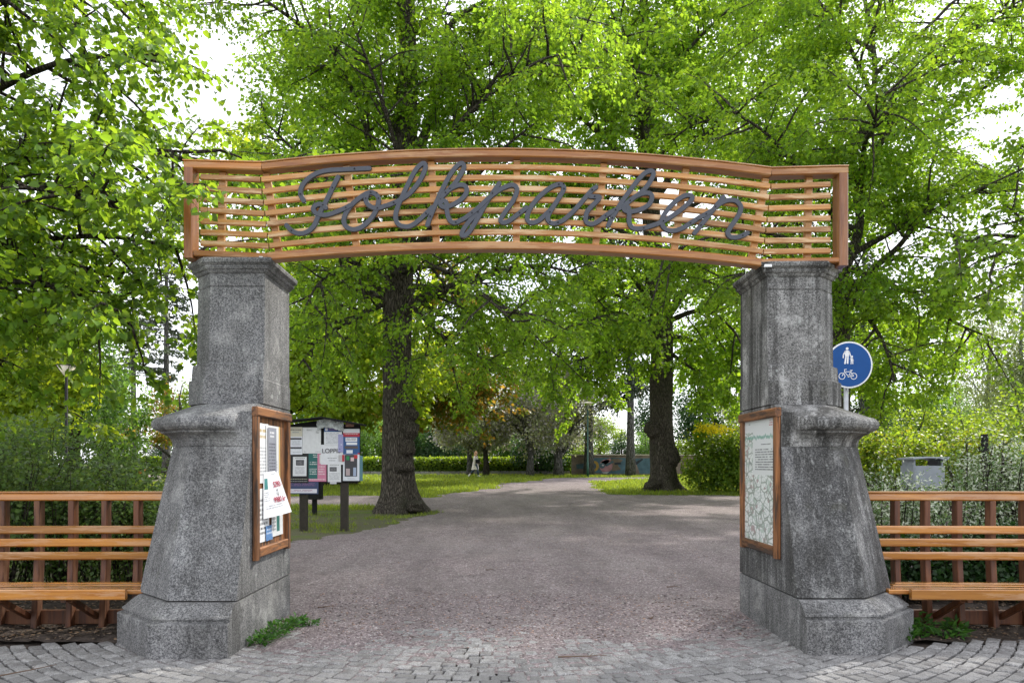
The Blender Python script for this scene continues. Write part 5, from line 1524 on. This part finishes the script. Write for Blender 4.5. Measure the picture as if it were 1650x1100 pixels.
def row(px0, px1, d, n, r, h, rs):
    q = random.Random(rs)
    return [(hx(px0 + (px1 - px0) * (i + .5) / n + q.uniform(-6, 6), d), d + q.uniform(-.3, .6), r * q.uniform(.9, 1.2), 1.2, h * q.uniform(.86, 1.1)) for i in range(n)]
shrub('flowering_shrub', 403, row(1128, 1340, 32, 7, 1.05, 2.75, 3), 30000, .13, 'broad dark shrub with sunlit top and yellow blossom between the linden and the stained pillar', 'leaf_hedge', stems=10, sig=.17)
shrub('flowering_shrub', 404, row(1370, 1740, 27, 10, 1.0, 2.35, 4), 26000, .12, 'yellow tipped row of shrubs behind the black post and the grey litter bin', 'leaf_yew', stems=10, sig=.17)
fl = Plant(405); r_ = fl.r
m = 380
qx = hx(1143, 31.4) + r_.normal(0, .40, m); qz = 2.85 + r_.normal(0, .11, m) - .25 * np.abs(qx - hx(1140, 31.4)) ** 1.4 * r_.random(m)
fl.L.append((np.stack([qx, 30.85 + r_.normal(0, .2, m), qz + G(qx, np.full(m, 31.3)) - .15], -1), r_.normal(0, 1, (m, 3)), r_.normal(0, 1, (m, 3)) + np.array([0, -.6, .5]), np.full(m, .10)))
hd = bpy.data.objects['flowering_shrub']
v_, f_ = leaf_arrays(*[np.concatenate([l[k] for l in fl.L]) for k in range(4)], KITE)
obj('blossom', (v_, f_.tolist()), M['flower_yellow'], hd)

# far row of trees closing the view
protos = []
for i, (leaf, h, bl) in enumerate((('leaf_mid', 15, [(0, .6, 4.4, 5.0), (2.2, .45, 3.2, 3.4)]), ('leaf_dark', 14, [(0, .55, 4.0, 5.4)]), ('leaf_hedge', 12, [(0, .58, 4.6, 4.0), (-2.4, .5, 3.0, 3.2)]), ('leaf_greygreen', 13, [(0, .6, 3.8, 4.6)]))):
    protos.append(simple_tree('distant_tree', 500 + i, -250 + 40 * i, 90, h, bl, .32, ('mid green leafy tree in the distant row closing the view of the park', 'dark green leafy tree in the distant row closing the view of the park', 'light green rounded tree in the distant row closing the view of the park', 'pale greyish tree in the distant row closing the view of the park')[i], 'tree', leaf, 'bark_dark', 7000, .34, group='distant trees closing the view'))
rr_ = random.Random(5)
for i in range(34):
    px = -420 + i * 78 + rr_.uniform(-26, 26)
    d = rr_.uniform(72, 104)
    if 185 < px < 300 and rr_.random() < .8: d = 118
    if 920 < px < 1060 or 700 < px < 800: d = 112
    x = hx(px, d)
    copy_thing(protos[(i * 7 + rr_.randint(0, 1)) % 4], (x, d, gz(x, d)), rr_.uniform(0, 6.28), rr_.uniform(.6, 1.0))
for i in range(30):
    px = -300 + i * 78 + rr_.uniform(-30, 30); d = rr_.uniform(64, 74)
    x = hx(px, d)
    copy_thing(protos[1 if i % 2 else 2], (x, d, gz(x, d) - 1.0), rr_.uniform(0, 6.28), rr_.uniform(.30, .46))

for px, d, s in ((585, 66, .42), (615, 69, .46), (660, 67, .40), (690, 70, .5), (722, 66, .44), (745, 71, .5), (800, 68, .42), (830, 70, .5), (925, 72, .46), (1040, 76, .36), (600, 84, .8), (680, 88, .85), (740, 86, .8), (1290, 76, .7), (1420, 70, .6), (1480, 74, .7), (1540, 72, .6)):
    x = hx(px, d)
    copy_thing(protos[1 if rr_.random() < .6 else 0], (x, d, gz(x, d) - .9), rr_.uniform(0, 6.28), s)

# ------------------------------------------------------------------ far wall, kerb, lamps, bins, bench, person
WY = 55.3
wx0, wx1 = hx(921, WY), hx(1330, WY)
wz = gz(wx0, WY)
wall = thing('brick_wall', ((wx0 + wx1) / 2, WY, wz), 'brick wall with painted graffiti and a pale coping beyond the lawn', 'wall')
wh = EYE + (747 - 733.5) * WY / F
obj('wall_body', box(((wx0 + wx1) / 2, WY + .15, (wz - .3 + wh) / 2), (wx1 - wx0, .3, wh - wz + .3), .01), M['brick'], wall)
ncop = 24
cop_me = None
for k in range(ncop):
    a = wx0 - .08 + (wx1 - wx0 + .16) * k / ncop; w = (wx1 - wx0 + .16) / ncop
    o = obj('coping_slab', box((a + w / 2, WY + .15, wh + .045), (w - .012, .46, .085), .01), plain('pale_coping', (.50, .44, .36), .8) if k == 0 else bpy.data.materials['pale_coping'], wall)
def gpl(polys, col, name):
    V, Fs = [], []
    for pl in polys:
        n0, m = len(V), len(pl)
        for dy in (-.004, -.001):
            V += [(P(x, y, WY).x, WY + dy, P(x, y, WY).z) for x, y in pl]
        Fs += [tuple(range(n0, n0 + m)), tuple(range(n0 + m, n0 + 2 * m))[::-1]]
    V = np.array(V); V[:, 1] -= .0015 * gpl.k; gpl.k += 1
    o = obj('graffiti', (V, Fs), plain(name, col, .8, 0, .25, 3), wall)
    o['label'] = name.replace('_', ' ')
gpl.k = 0
def gd(l): return [(900 + x / 7.333, 640 + y / 7.333) for x, y in l]
def ell(cx, cy, rx, ry, n=20): return [(cx + rx * math.cos(2 * PI * k / n), cy + ry * math.sin(2 * PI * k / n)) for k in range(n)]
gpl([gd([(380, 715), (600, 710), (820, 715), (820, 900), (520, 900), (380, 880)]), gd([(900, 720), (1180, 715), (1250, 900), (960, 900)]), gd([(205, 790), (300, 780), (300, 840), (215, 845)])], (.07, .13, .17), 'teal graffiti ground')
gpl([gd([(590, 735), (700, 720), (760, 740), (700, 800), (740, 850), (640, 870), (600, 830)])], (.16, .12, .09), 'brown graffiti shapes')
gpl([gd(ell(425, 810, 52, 62))], (.42, .26, .05), 'ochre graffiti ring')
gpl([gd(ell(425, 810, 20, 34))], (.06, .10, .13), 'dark graffiti heart of the ring')
gpl([gd(ell(560, 810, 78, 78)), gd([(500, 760), (610, 715), (620, 735), (560, 800)])], (.40, .20, .23), 'pink graffiti letter')
gpl([gd(ell(515, 805, 34, 34)), gd([(470, 880), (640, 870), (600, 905), (520, 905)]), gd([(540, 800), (640, 745), (655, 765), (570, 815)])], (.07, .12, .16), 'blue graffiti strokes')
gpl([gd([(510, 882), (600, 880), (570, 898), (530, 898)]), gd(ell(524, 800, 12, 10))], (.52, .46, .48), 'pale graffiti highlights')
gpl([gd([(820, 730), (905, 720), (915, 760), (990, 720), (1000, 735), (930, 790), (900, 800), (830, 790)]), gd([(660, 770), (735, 765), (735, 790), (660, 795)])], (.03, .035, .05), 'black graffiti outlines')

kx0, kx1 = hx(566, 56.3), hx(918, 56.3)
kerb = thing('garden_kerb', ((kx0 + kx1) / 2, 56.3, gz(0, 56.3)), 'low pale stone kerb at the foot of the clipped hedge', 'kerb')
for k in range(22):
    a = kx0 + (kx1 - kx0) * k / 22; w = (kx1 - kx0) / 22
    obj('kerb_stone', box((a + w / 2, 56.3, gz(a, 56.3) + .10), (w - .02, .25, .30), .02), M['sett'], kerb)

def lamp_flat(px, py_base, d, ztop, label, r=.46, col='lamp_green', group=None):
    x = hx(px, d); z = gz(x, d)
    t = thing('street_lamp', (x, d, z), label, 'street lamp', group)
    obj('pole', tube([(x, d, z - .1), (x, d, z + 1.0), (x, d, z + 1.02), (x, d, ztop - .35)], [.075, .075, .055, .045], 12), M[col], t, True)
    obj('lamp_collar', lathe([(.05, 0), (.07, .03), (.07, .18), (.11, .30)], (x, d, ztop - .37), 16), M['steel'], t, True)
    obj('lamp_head', lathe([(.11, 0), (r * .6, .03), (r, .09), (r * 1.02, .13), (r * .7, .19), (.06, .24)], (x, d, ztop - .08), 24), M['glass'], t, True)
    return t
lamp_flat(947, 768, 51, 5.7, 'green street lamp with a flat pale head before the painted wall', .44)
for px, d, zt, lab in ((1001.6, 88, 4.0, 'tiny far lamp seen above the wall, left of its two fellows'), (1026.8, 92, 3.9, 'tiny far lamp seen above the wall between two others'), (1043, 96, 3.2, 'tiny far lamp seen above the wall close to the dark linden trunk')):
    lamp_flat(px, 0, d, zt, lab, .5, 'black')
# inverted cone lamp
lx, ld = hx(107, 22), 22.0
lz = gz(lx, ld); lt = EYE + (747 - 588) * ld / F
t = thing('street_lamp', (lx, ld, lz), 'black street lamp with an inverted glass cone behind the first bench', 'street lamp')
obj('pole', tube([(lx, ld, lz - .1), (lx, ld, lz + .9), (lx, ld, lz + .92), (lx, ld, lt - .33)], [.06, .06, .045, .04], 12), M['black'], t, True)
obj('lamp_glass', lathe([(.05, 0), (.10, .06), (.265, .30)], (lx, ld, lt - .33), 20), M['glass'], t, True)
obj('lamp_lid', lathe([(.27, 0), (.29, .012), (.27, .03), (.05, .06)], (lx, ld, lt - .03), 20), M['black'], t, True)
for k in range(4):
    a = PI / 4 + k * PI / 2
    obj('strut', tube([(lx + .05 * math.cos(a), ld + .05 * math.sin(a), lt - .33), (lx + .28 * math.cos(a), ld + .28 * math.sin(a), lt - .02)], .009, 6), M['black'], t, True)

# grey hooded litter bin behind the second bench
bx_, bd = hx(1486, 12), 12.0
bz = gz(bx_, bd); bt = EYE + (747 - 737) * bd / F
t = thing('litter_bin', (bx_, bd, bz), 'grey sheet metal litter bin with a curved hood behind the dogwood', 'litter bin')
obj('bin_body', box((bx_, bd, (bz + bt - .13) / 2), (.50, .42, bt - .13 - bz), .02), M['grey_bin'], t)
obj('bin_door', box((bx_ + .04, bd - .216, (bz + bt - .3) / 2), (.36, .012, bt - bz - .45), .006), M['grey_bin'], t)
obj('hood', beam([(bx_ - .28, bd, bt - .02), (bx_ - .05, bd, bt), (bx_ + .14, bd, bt - .005), (bx_ + .24, bd, bt - .04), (bx_ + .30, bd, bt - .0)], .50, .03, .008), M['grey_bin'], t)
obj('opening', box((bx_ + .05, bd - .205, bt - .085), (.16, .02, .06), .004), M['black'], t)
for sx in (-.22, .22):
    obj('hood_bracket', box((bx_ + sx, bd, bt - .08), (.03, .36, .10), .004), M['grey_bin'], t)
# black post with a small box
qx_, qd = hx(1587, 13), 13.0
qz_ = gz(qx_, qd); qt = EYE + (747 - 699) * qd / F
t = thing('black_post', (qx_, qd, qz_), 'short black square post with a small side box rising from the dogwood', 'post')
obj('post_shaft', beam([(qx_ + .03, qd, qz_ - .1), (qx_ + .01, qd, qt - .56)], .06, .06, .006, up=(0, 1, 0)), M['steel'], t)
obj('post_head', beam([(qx_ + .01, qd, qt - .56), (qx_ - .01, qd, qt)], .095, .075, .008, up=(0, 1, 0)), M['black'], t)
obj('side_box', box((qx_ - .075, qd, qt - .26), (.05, .06, .09), .006), M['black'], t)
# black bin behind the notice board
kx, kd = hx(507, 20.5), 20.5
kz = gz(kx, kd); kt = EYE - (772 - 747) * kd / F
t = thing('litter_bin', (kx, kd, kz), 'black litter bin standing behind the notice board', 'litter bin')
obj('bin_body', box((kx, kd, (EYE - (804 - 747) * kd / F + kt) / 2), (.40, .36, kt - (EYE - (804 - 747) * kd / F)), .03), M['black'], t)
obj('bin_foot', box((kx, kd, (kz + EYE - (804 - 747) * kd / F) / 2 - .02), (.12, .12, .12 + (EYE - (804 - 747) * kd / F) - kz), .01), M['black'], t)
obj('bin_lid', box((kx, kd, kt + .02), (.44, .40, .04), .01), M['black'], t)
obj('bin_lock', lathe([(.030, 0), (.030, .012), (.02, .02)], (kx - .04, kd - .19, EYE - (793 - 747) * kd / F), 12), M['steel'], t)
# two sorting bins far behind
for px, col, lab in ((219.5, 'bin_blue', 'blue grey sorting bin beside the orange one, far behind the first bench'), (230, 'bin_orange', 'orange sorting bin beside the blue grey one, far behind the first bench')):
    d = 46.0; x = hx(px, d); z = gz(x, d); zt = EYE - (753 - 747) * d / F
    t = thing('sorting_bin', (x, d, z), lab, 'bin')
    obj('bin_body', box((x, d, (z + zt) / 2), (.38, .42, zt - z), .02), M[col], t)
    obj('bin_lid', box((x, d, zt + .04), (.41, .46, .08), .02), M['white'], t)
    obj('opening', box((x, d - .214, zt - .10), (.22, .012, .07), .003), M['black'], t)
# picnic bench far behind
d = 47.0; x = hx(257, d); z = gz(x, d)
t = thing('picnic_table', (x, d, z), 'dark picnic table far behind, beside the paler pillar edge', 'table')
for k in range(4): obj('top_plank', box((x, d - .3 + k * .2, z + .74), (1.6, .17, .04), .006), M['dark_wood'], t)
for s in (-.72, .72):
    obj('bench_plank', box((x, d + s, z + .45), (1.6, .26, .04), .006), M['dark_wood'], t)
for s in (-.55, .55):
    obj('leg', beam([(x + s, d - .75, z), (x + s, d - .2, z + .72)], .07, .07, .006), M['dark_wood'], t)
    obj('leg', beam([(x + s, d + .75, z), (x + s, d + .2, z + .72)], .07, .07, .006), M['dark_wood'], t)
    obj('crossbar', box((x + s + .08, d, z + .40), (.06, 1.7, .07), .006), M['dark_wood'], t)

# ------------------------------------------------------------------ walking woman
WD = 50.5
px_, pz_ = hx(766, WD), gz(hx(766, WD), WD)
woman = thing('person', (px_, WD, pz_), 'fair haired woman in a pale coat and jeans walking across the lawn', 'person')
def skin_body(name, verts, edges, mat, parent):
    me = bpy.data.meshes.new(name)
    me.from_pydata([v[:3] for v in verts], edges, [])
    o = link(name, me, mat, parent)
    md = o.modifiers.new('skin', 'SKIN'); md.use_smooth_shade = True
    for i, v in enumerate(verts):
        sv = me.skin_vertices[0].data[i]; sv.radius = (v[3], v[4] if len(v) > 4 else v[3]); sv.use_root = (i == 0)
    sb = o.modifiers.new('sub', 'SUBSURF'); sb.levels = 1; sb.render_levels = 2
    return o
bv_ = [(0, 0, .93, .145, .12), (.01, 0, 1.08, .115, .10), (.02, 0, 1.26, .14, .11), (.03, 0, 1.40, .12, .09), (.04, 0, 1.48, .05, .05), (.06, 0, 1.56, .075, .085), (.062, 0, 1.66, .08, .075), (.058, 0, 1.71, .05, .05)]
be_ = [(0, 1), (1, 2), (2, 3), (3, 4), (4, 5), (5, 6), (6, 7)]
def chain(frm, pts):
    last = frm
    for p in pts:
        bv_.append(p); be_.append((last, len(bv_) - 1)); last = len(bv_) - 1
    return last
bv_.append((.145, 0, 1.60, .014)); be_.append((5, 8))                                                     # nose
chain(0, [(.02, -.09, .88, .10), (.13, -.09, .52, .068), (.20, -.09, .12, .042), (.22, -.09, .05, .036), (.33, -.09, .035, .030)])   # leading leg, heel down
chain(0, [(-.02, .09, .88, .10), (-.05, .09, .52, .066), (-.33, .09, .26, .044), (-.40, .09, .20, .036), (-.36, .09, .08, .028)])    # trailing leg
w1 = chain(3, [(.02, -.19, 1.37, .055), (-.02, -.23, 1.12, .042), (.14, -.22, .95, .030), (.20, -.21, .90, .028)])
w2 = chain(3, [(.03, .19, 1.37, .055), (.10, .23, 1.12, .042), (.26, .20, 1.00, .030), (.32, .18, .97, .028)])
for w, (hx_, hy_, hz_) in ((w1, (.20, -.21, .90)), (w2, (.32, .18, .97))):
    for k in range(4):
        chain(w, [(hx_ + .045, hy_ - .03 + .02 * k, hz_ - .03, .010), (hx_ + .075 - .006 * abs(k - 1), hy_ - .03 + .02 * k, hz_ - .06, .009), (hx_ + .08 - .006 * abs(k - 1), hy_ - .03 + .02 * k, hz_ - .085, .007)])
    chain(w, [(hx_ + .01, hy_ - .045, hz_ - .02, .011), (hx_ + .035, hy_ - .055, hz_ - .05, .009)])
body = skin_body('body', bv_, be_, plain('skin', (.50, .30, .23), .6), woman)
def rings(lst, n=16):
    V, Fs = [], []
    for (x, y, z, rx, ry) in lst:
        V += [(px_ + x + rx * math.cos(2 * PI * k / n), WD + y + ry * math.sin(2 * PI * k / n), pz_ + z) for k in range(n)]
    for i in range(len(lst) - 1):
        for k in range(n): Fs.append((i * n + k, i * n + (k + 1) % n, (i + 1) * n + (k + 1) % n, (i + 1) * n + k))
    return V, Fs
coat_m = plain('pale_coat', (.66, .60, .55), .8, 0, .2, 10)
obj('coat', rings([(-.02, 0, .50, .27, .22), (-.01, 0, .62, .24, .20), (.0, 0, .80, .205, .185), (.0, 0, .95, .185, .17), (.01, 0, 1.10, .150, .145), (.02, 0, 1.26, .165, .165), (.03, 0, 1.38, .15, .19), (.035, 0, 1.44, .09, .10), (.04, 0, 1.49, .065, .065)]), coat_m, woman, True)
for (a, b, c) in (((.02, -.19, 1.37), (-.02, -.23, 1.12), (.13, -.222, .96)), ((.03, .19, 1.37), (.10, .23, 1.12), (.25, .202, 1.01))):
    obj('sleeve', tube([(px_ + q[0], WD + q[1], pz_ + q[2]) for q in (a, b, c)], [.075, .062, .050], 10), coat_m, woman, True)
jeans = plain('blue_jeans', (.05, .075, .13), .85)
for pts in (((.02, -.09, .88), (.13, -.09, .52), (.20, -.09, .13)), ((-.02, .09, .88), (-.05, .09, .52), (-.33, .09, .27))):
    obj('trouser_leg', tube([(px_ + q[0], WD + q[1], pz_ + q[2]) for q in pts], [.115, .080, .058], 10), jeans, woman, True)
for (x, y, z, rot) in ((.26, -.09, .045, 0.12), (-.38, .09, .14, -1.0)):
    c, s = math.cos(rot), math.sin(rot)
    v, f = rings([(0, 0, 0, .13, .048), (0, 0, .03, .135, .05), (-.02, 0, .07, .10, .046), (-.06, 0, .11, .055, .045)], 12)
    f = list(f) + [tuple(range(11, -1, -1))]
    v = np.array(v) - np.array([px_, WD, pz_]); v = np.stack([v[:, 0] * c + v[:, 2] * s, v[:, 1], -v[:, 0] * s + v[:, 2] * c], -1) + np.array([px_ + x, WD + y, pz_ + z - .03])
    obj('shoe', (v, f), M['white'], woman, True)
hair_m = plain('fair_hair', (.50, .28, .15), .6, 0, .25, 30)
obj('hair', rings([(.02, 0, 1.36, .03, .05), (-.02, 0, 1.42, .07, .09), (-.005, 0, 1.52, .095, .105), (.01, 0, 1.62, .108, .102), (.03, 0, 1.70, .098, .092), (.045, 0, 1.755, .05, .05), (.05, 0, 1.765, .01, .01)]), hair_m, woman, True)
bag = thing('shoulder_bag', (px_ + .16, WD - .24, pz_ + .95), 'dark shoulder bag carried by the walking woman', 'bag')
obj('bag_body', box((px_ + .17, WD - .30, pz_ + 1.06), (.30, .12, .26), .03), M['black'], bag)
obj('strap', tube(spline([(px_ + .06, WD - .30, pz_ + 1.18), (px_ + .03, WD - .24, pz_ + 1.42), (px_ + .12, WD - .26, pz_ + 1.40), (px_ + .28, WD - .30, pz_ + 1.18)], 4), .012, 6), M['black'], bag, True)

# ------------------------------------------------------------------ grass, weeds, litter on the gravel
def blades(n, sampler, hgt, wid, mat, name, label, seed):
    r = np.random.default_rng(seed)
    x, y = sampler(r, n)
    keep = gravel_sdf(x, y) < -.02
    x, y = x[keep], y[keep]; m = len(x)
    z = G(x, y)
    h = hgt * r.uniform(.5, 1.3, m) * np.clip(y / 16, .8, 2.2) ** .5; w = wid * np.clip(y / 16, .8, 3)
    a = r.uniform(0, 2 * PI, m); ux, uy = np.cos(a), np.sin(a)
    lx_, ly_ = r.normal(0, .45, m) * h, r.normal(0, .45, m) * h
    v = np.stack([np.stack([x - ux * w, y - uy * w, z - .01], -1), np.stack([x + ux * w, y + uy * w, z - .01], -1), np.stack([x + lx_, y + ly_, z + h], -1)], 1).reshape(-1, 3)
    o = link(name, new_mesh(name, v, np.arange(len(v)).reshape(-1, 3)), mat)
    tag(o, label, 'grass', None, 'stuff')
def samp_mid(r, n):
    d = np.exp(r.uniform(math.log(11.5), math.log(24), n)); px = r.uniform(380, 1300, n)
    return (px - CX) * d / F, d
def samp_far(r, n):
    d = np.exp(r.uniform(math.log(22), math.log(56), n)); px = r.uniform(150, 1300, n)
    return (px - CX) * d / F, d
def patchy(s, thr):
    def q(r, n):
        x, y = s(r, n)
        k = vnoise(x, y, 1.6) + .5 * vnoise(x, y, 5.0) > thr
        return x[k], y[k]
    return q
blades(60000, patchy(samp_mid, .86), .075, .006, M['grass'], 'grass_patches', 'patchy short grass round the notice board posts and the burled linden', 31)
blades(90000, samp_far, .085, .012, M['grass'], 'lawn_grass', 'short sunlit lawn grass beyond the gravel', 32)

def weed(seed, spots, label, size=.05, n=110, name='weed_clump'):
    T = Plant(seed); r = T.r
    for (x, y, rad, h) in spots:
        m = n
        a = r.uniform(0, 2 * PI, m); q = r.random(m) ** .6 * rad
        p = np.stack([x + np.cos(a) * q, y + np.sin(a) * q, gz(x, y) + .01 + h * r.random(m) * (1 - q / rad * .6)], -1)
        T.L.append((p, np.stack([np.cos(a), np.sin(a), r.uniform(-.2, .9, m)], -1) + r.normal(0, .4, (m, 3)), np.array([0, -.2, 1.0]) + r.normal(0, .4, (m, 3)), size * r.uniform(.6, 1.4, m)))
        for k in range(10):
            aa = r.uniform(0, 2 * PI)
            b = np.array([x, y, gz(x, y) - .02]); e = b + np.array([math.cos(aa) * rad * .8, math.sin(aa) * rad * .8, h * r.uniform(.5, 1)])
            T.add_tube([b, (b + e) / 2 + np.array([0, 0, .02]), e], [.004, .003, .002], 3)
    x, y = spots[0][:2]
    return T.build(name, (x, y, gz(x, y)), label, 'weed', M['weed'], M['weed'], SLIM, None, 'stems', 'leaves', zmin=-1)
weed(601, [(-2.16, 6.62, .10, .09), (-2.13, 6.80, .13, .12), (-2.12, 7.0, .13, .13), (-2.10, 7.22, .11, .11), (-2.06, 7.42, .09, .08)], 'strip of green weeds along the inner foot of the paler pillar')
weed(602, [(-1.92, 7.38, .07, .06)], 'small weed tuft in the gravel just off the paler pillar', n=60)
weed(603, [(3.70, 6.95, .16, .26), (3.88, 7.02, .15, .22), (3.62, 6.78, .12, .15)], 'tall weeds and grass at the outer foot of the stained pillar', .07, 130)
weed(604, [(4.05, 6.85, .16, .12), (4.22, 6.98, .12, .14)], 'broad leaved weed below the bench seat by the stained pillar', .085, 50)
weed(605, [(-3.02, 6.55, .09, .03)], 'little moss tuft on the plinth edge by the bench', .03, 60)

twig_m = plain('dry_twig', (.13, .085, .06), .9)
rt = random.Random(9)
def fallen_twig(px, py, L, a, lab):
    x, y = ground_px(px, py); z = gz(x, y) + .018
    pts = [(x + math.cos(a) * L * (q - .5) + rt.uniform(-.02, .02), y + math.sin(a) * L * (q - .5) + rt.uniform(-.02, .02), z + rt.uniform(0, .012)) for q in np.linspace(0, 1, 6)]
    vf = [tube(pts, np.linspace(.007, .003, 6), 5)]
    vf.append(tube([pts[3], (pts[3][0] + math.cos(a + .9) * L * .2, pts[3][1] + math.sin(a + .9) * L * .2, pts[3][2] + .01)], [.004, .002], 4))
    o = obj('fallen_twig', join(*vf), twig_m); tag(o, lab, 'twig')
fallen_twig(940, 1060, .42, .1, 'longest fallen twig lying on the half buried setts')
fallen_twig(1050, 998, .16, 1.2, 'short pale fallen twig standing out near the stained pillar side of the gravel')
fallen_twig(1085, 947, .22, .2, 'thin brown fallen twig on the gravel towards the stained pillar')
fallen_twig(525, 980, .18, .4, 'pale fallen twig on the gravel by the weeds of the paler pillar')
fallen_twig(470, 1000, .3, 1.0, 'curved fallen twig beside the weeds of the paler pillar')
fallen_twig(40, 1085, .45, .9, 'fallen twig on the setts at the corner before the first bench')
fallen_twig(790, 920, .12, .3, 'tiny fallen twig in the middle of the gravel')

# loose stones and dry leaf bits strewn over the gravel and in the soil
def strewn(name, label, n, size, mat, seed, sampler, flatness=.5):
    r = np.random.default_rng(seed)
    x, y = sampler(r, n); m = len(x)
    z = G(x, y) + np.where((y < 9) & (np.abs(x) < 2.2), cover(x, y), .0)
    oc = np.array([(1, 0, 0), (0, 1, 0), (-1, 0, 0), (0, -1, 0), (0, 0, 1), (0, 0, -1)], float)
    s = size * r.uniform(.4, 1.4, m) ** 1.5
    v = np.stack([x, y, z + s * .2], -1)[:, None] + s[:, None, None] * (oc[None] * np.array([1, 1, flatness]) + r.normal(0, .25, (m, 6, 3)) * np.array([1, 1, flatness]))
    tri = np.array([(0, 1, 4), (1, 2, 4), (2, 3, 4), (3, 0, 4), (1, 0, 5), (2, 1, 5), (3, 2, 5), (0, 3, 5)])
    f = (np.arange(m)[:, None, None] * 6 + tri[None]).reshape(-1, 3)
    o = link(name, new_mesh(name, v.reshape(-1, 3), f), mat)
    tag(o, label, 'gravel', None, 'stuff')
def samp_gr(r, n):
    d = np.exp(r.uniform(math.log(6.3), math.log(16), n)); x = r.uniform(-2.2, 2.5, n) * np.maximum(1, d / 9)
    k = (gravel_sdf(x, d) > .1) & (d > 6.9 + .9 * np.abs(x) / 2.4 * r.random(n) - .6 * r.random(n))
    return x[k], d[k]
stone_m = leafmat('gravel_stone', (.27, .228, .23), (.3, .26, .26), .6, 0.0, .9, .2)
strewn('loose_stones', 'loose mauve grey stones strewn over the gravel path', 13000, .0105, stone_m, 41, samp_gr)
def samp_soil(r, n):
    x = np.where(r.random(n) < .5, r.uniform(-5.6, -3.2, n), r.uniform(3.6, 6.4, n)); y = r.uniform(6.75, 8.6, n)
    return x, y
strewn('soil_litter', 'dry twigs, stones and leaf bits on the soil under the benches', 3500, .014, leafmat('litter_bits', (.15, .115, .085), (.1, .08, .05), .7, 0.0, .9, .2), 42, samp_soil, .35)

def samp_path(r, n):
    d = np.exp(r.uniform(math.log(6.8), math.log(26), n)); px = r.uniform(470, 1220, n); x = (px - CX) * d / F
    k = (gravel_sdf(x, d) > .1) & (vnoise(x, d, 1.3) + .5 * vnoise(x, d, 4.0) > .72)
    return x[k], d[k]
strewn('leaf_litter', 'brown bits of leaf and bud scale scattered in patches over the gravel', 6000, .0085, leafmat('brown_litter', (.10, .068, .056), (.1, .06, .04), .6, 0.0, .9, .2), 43, samp_path, .3)
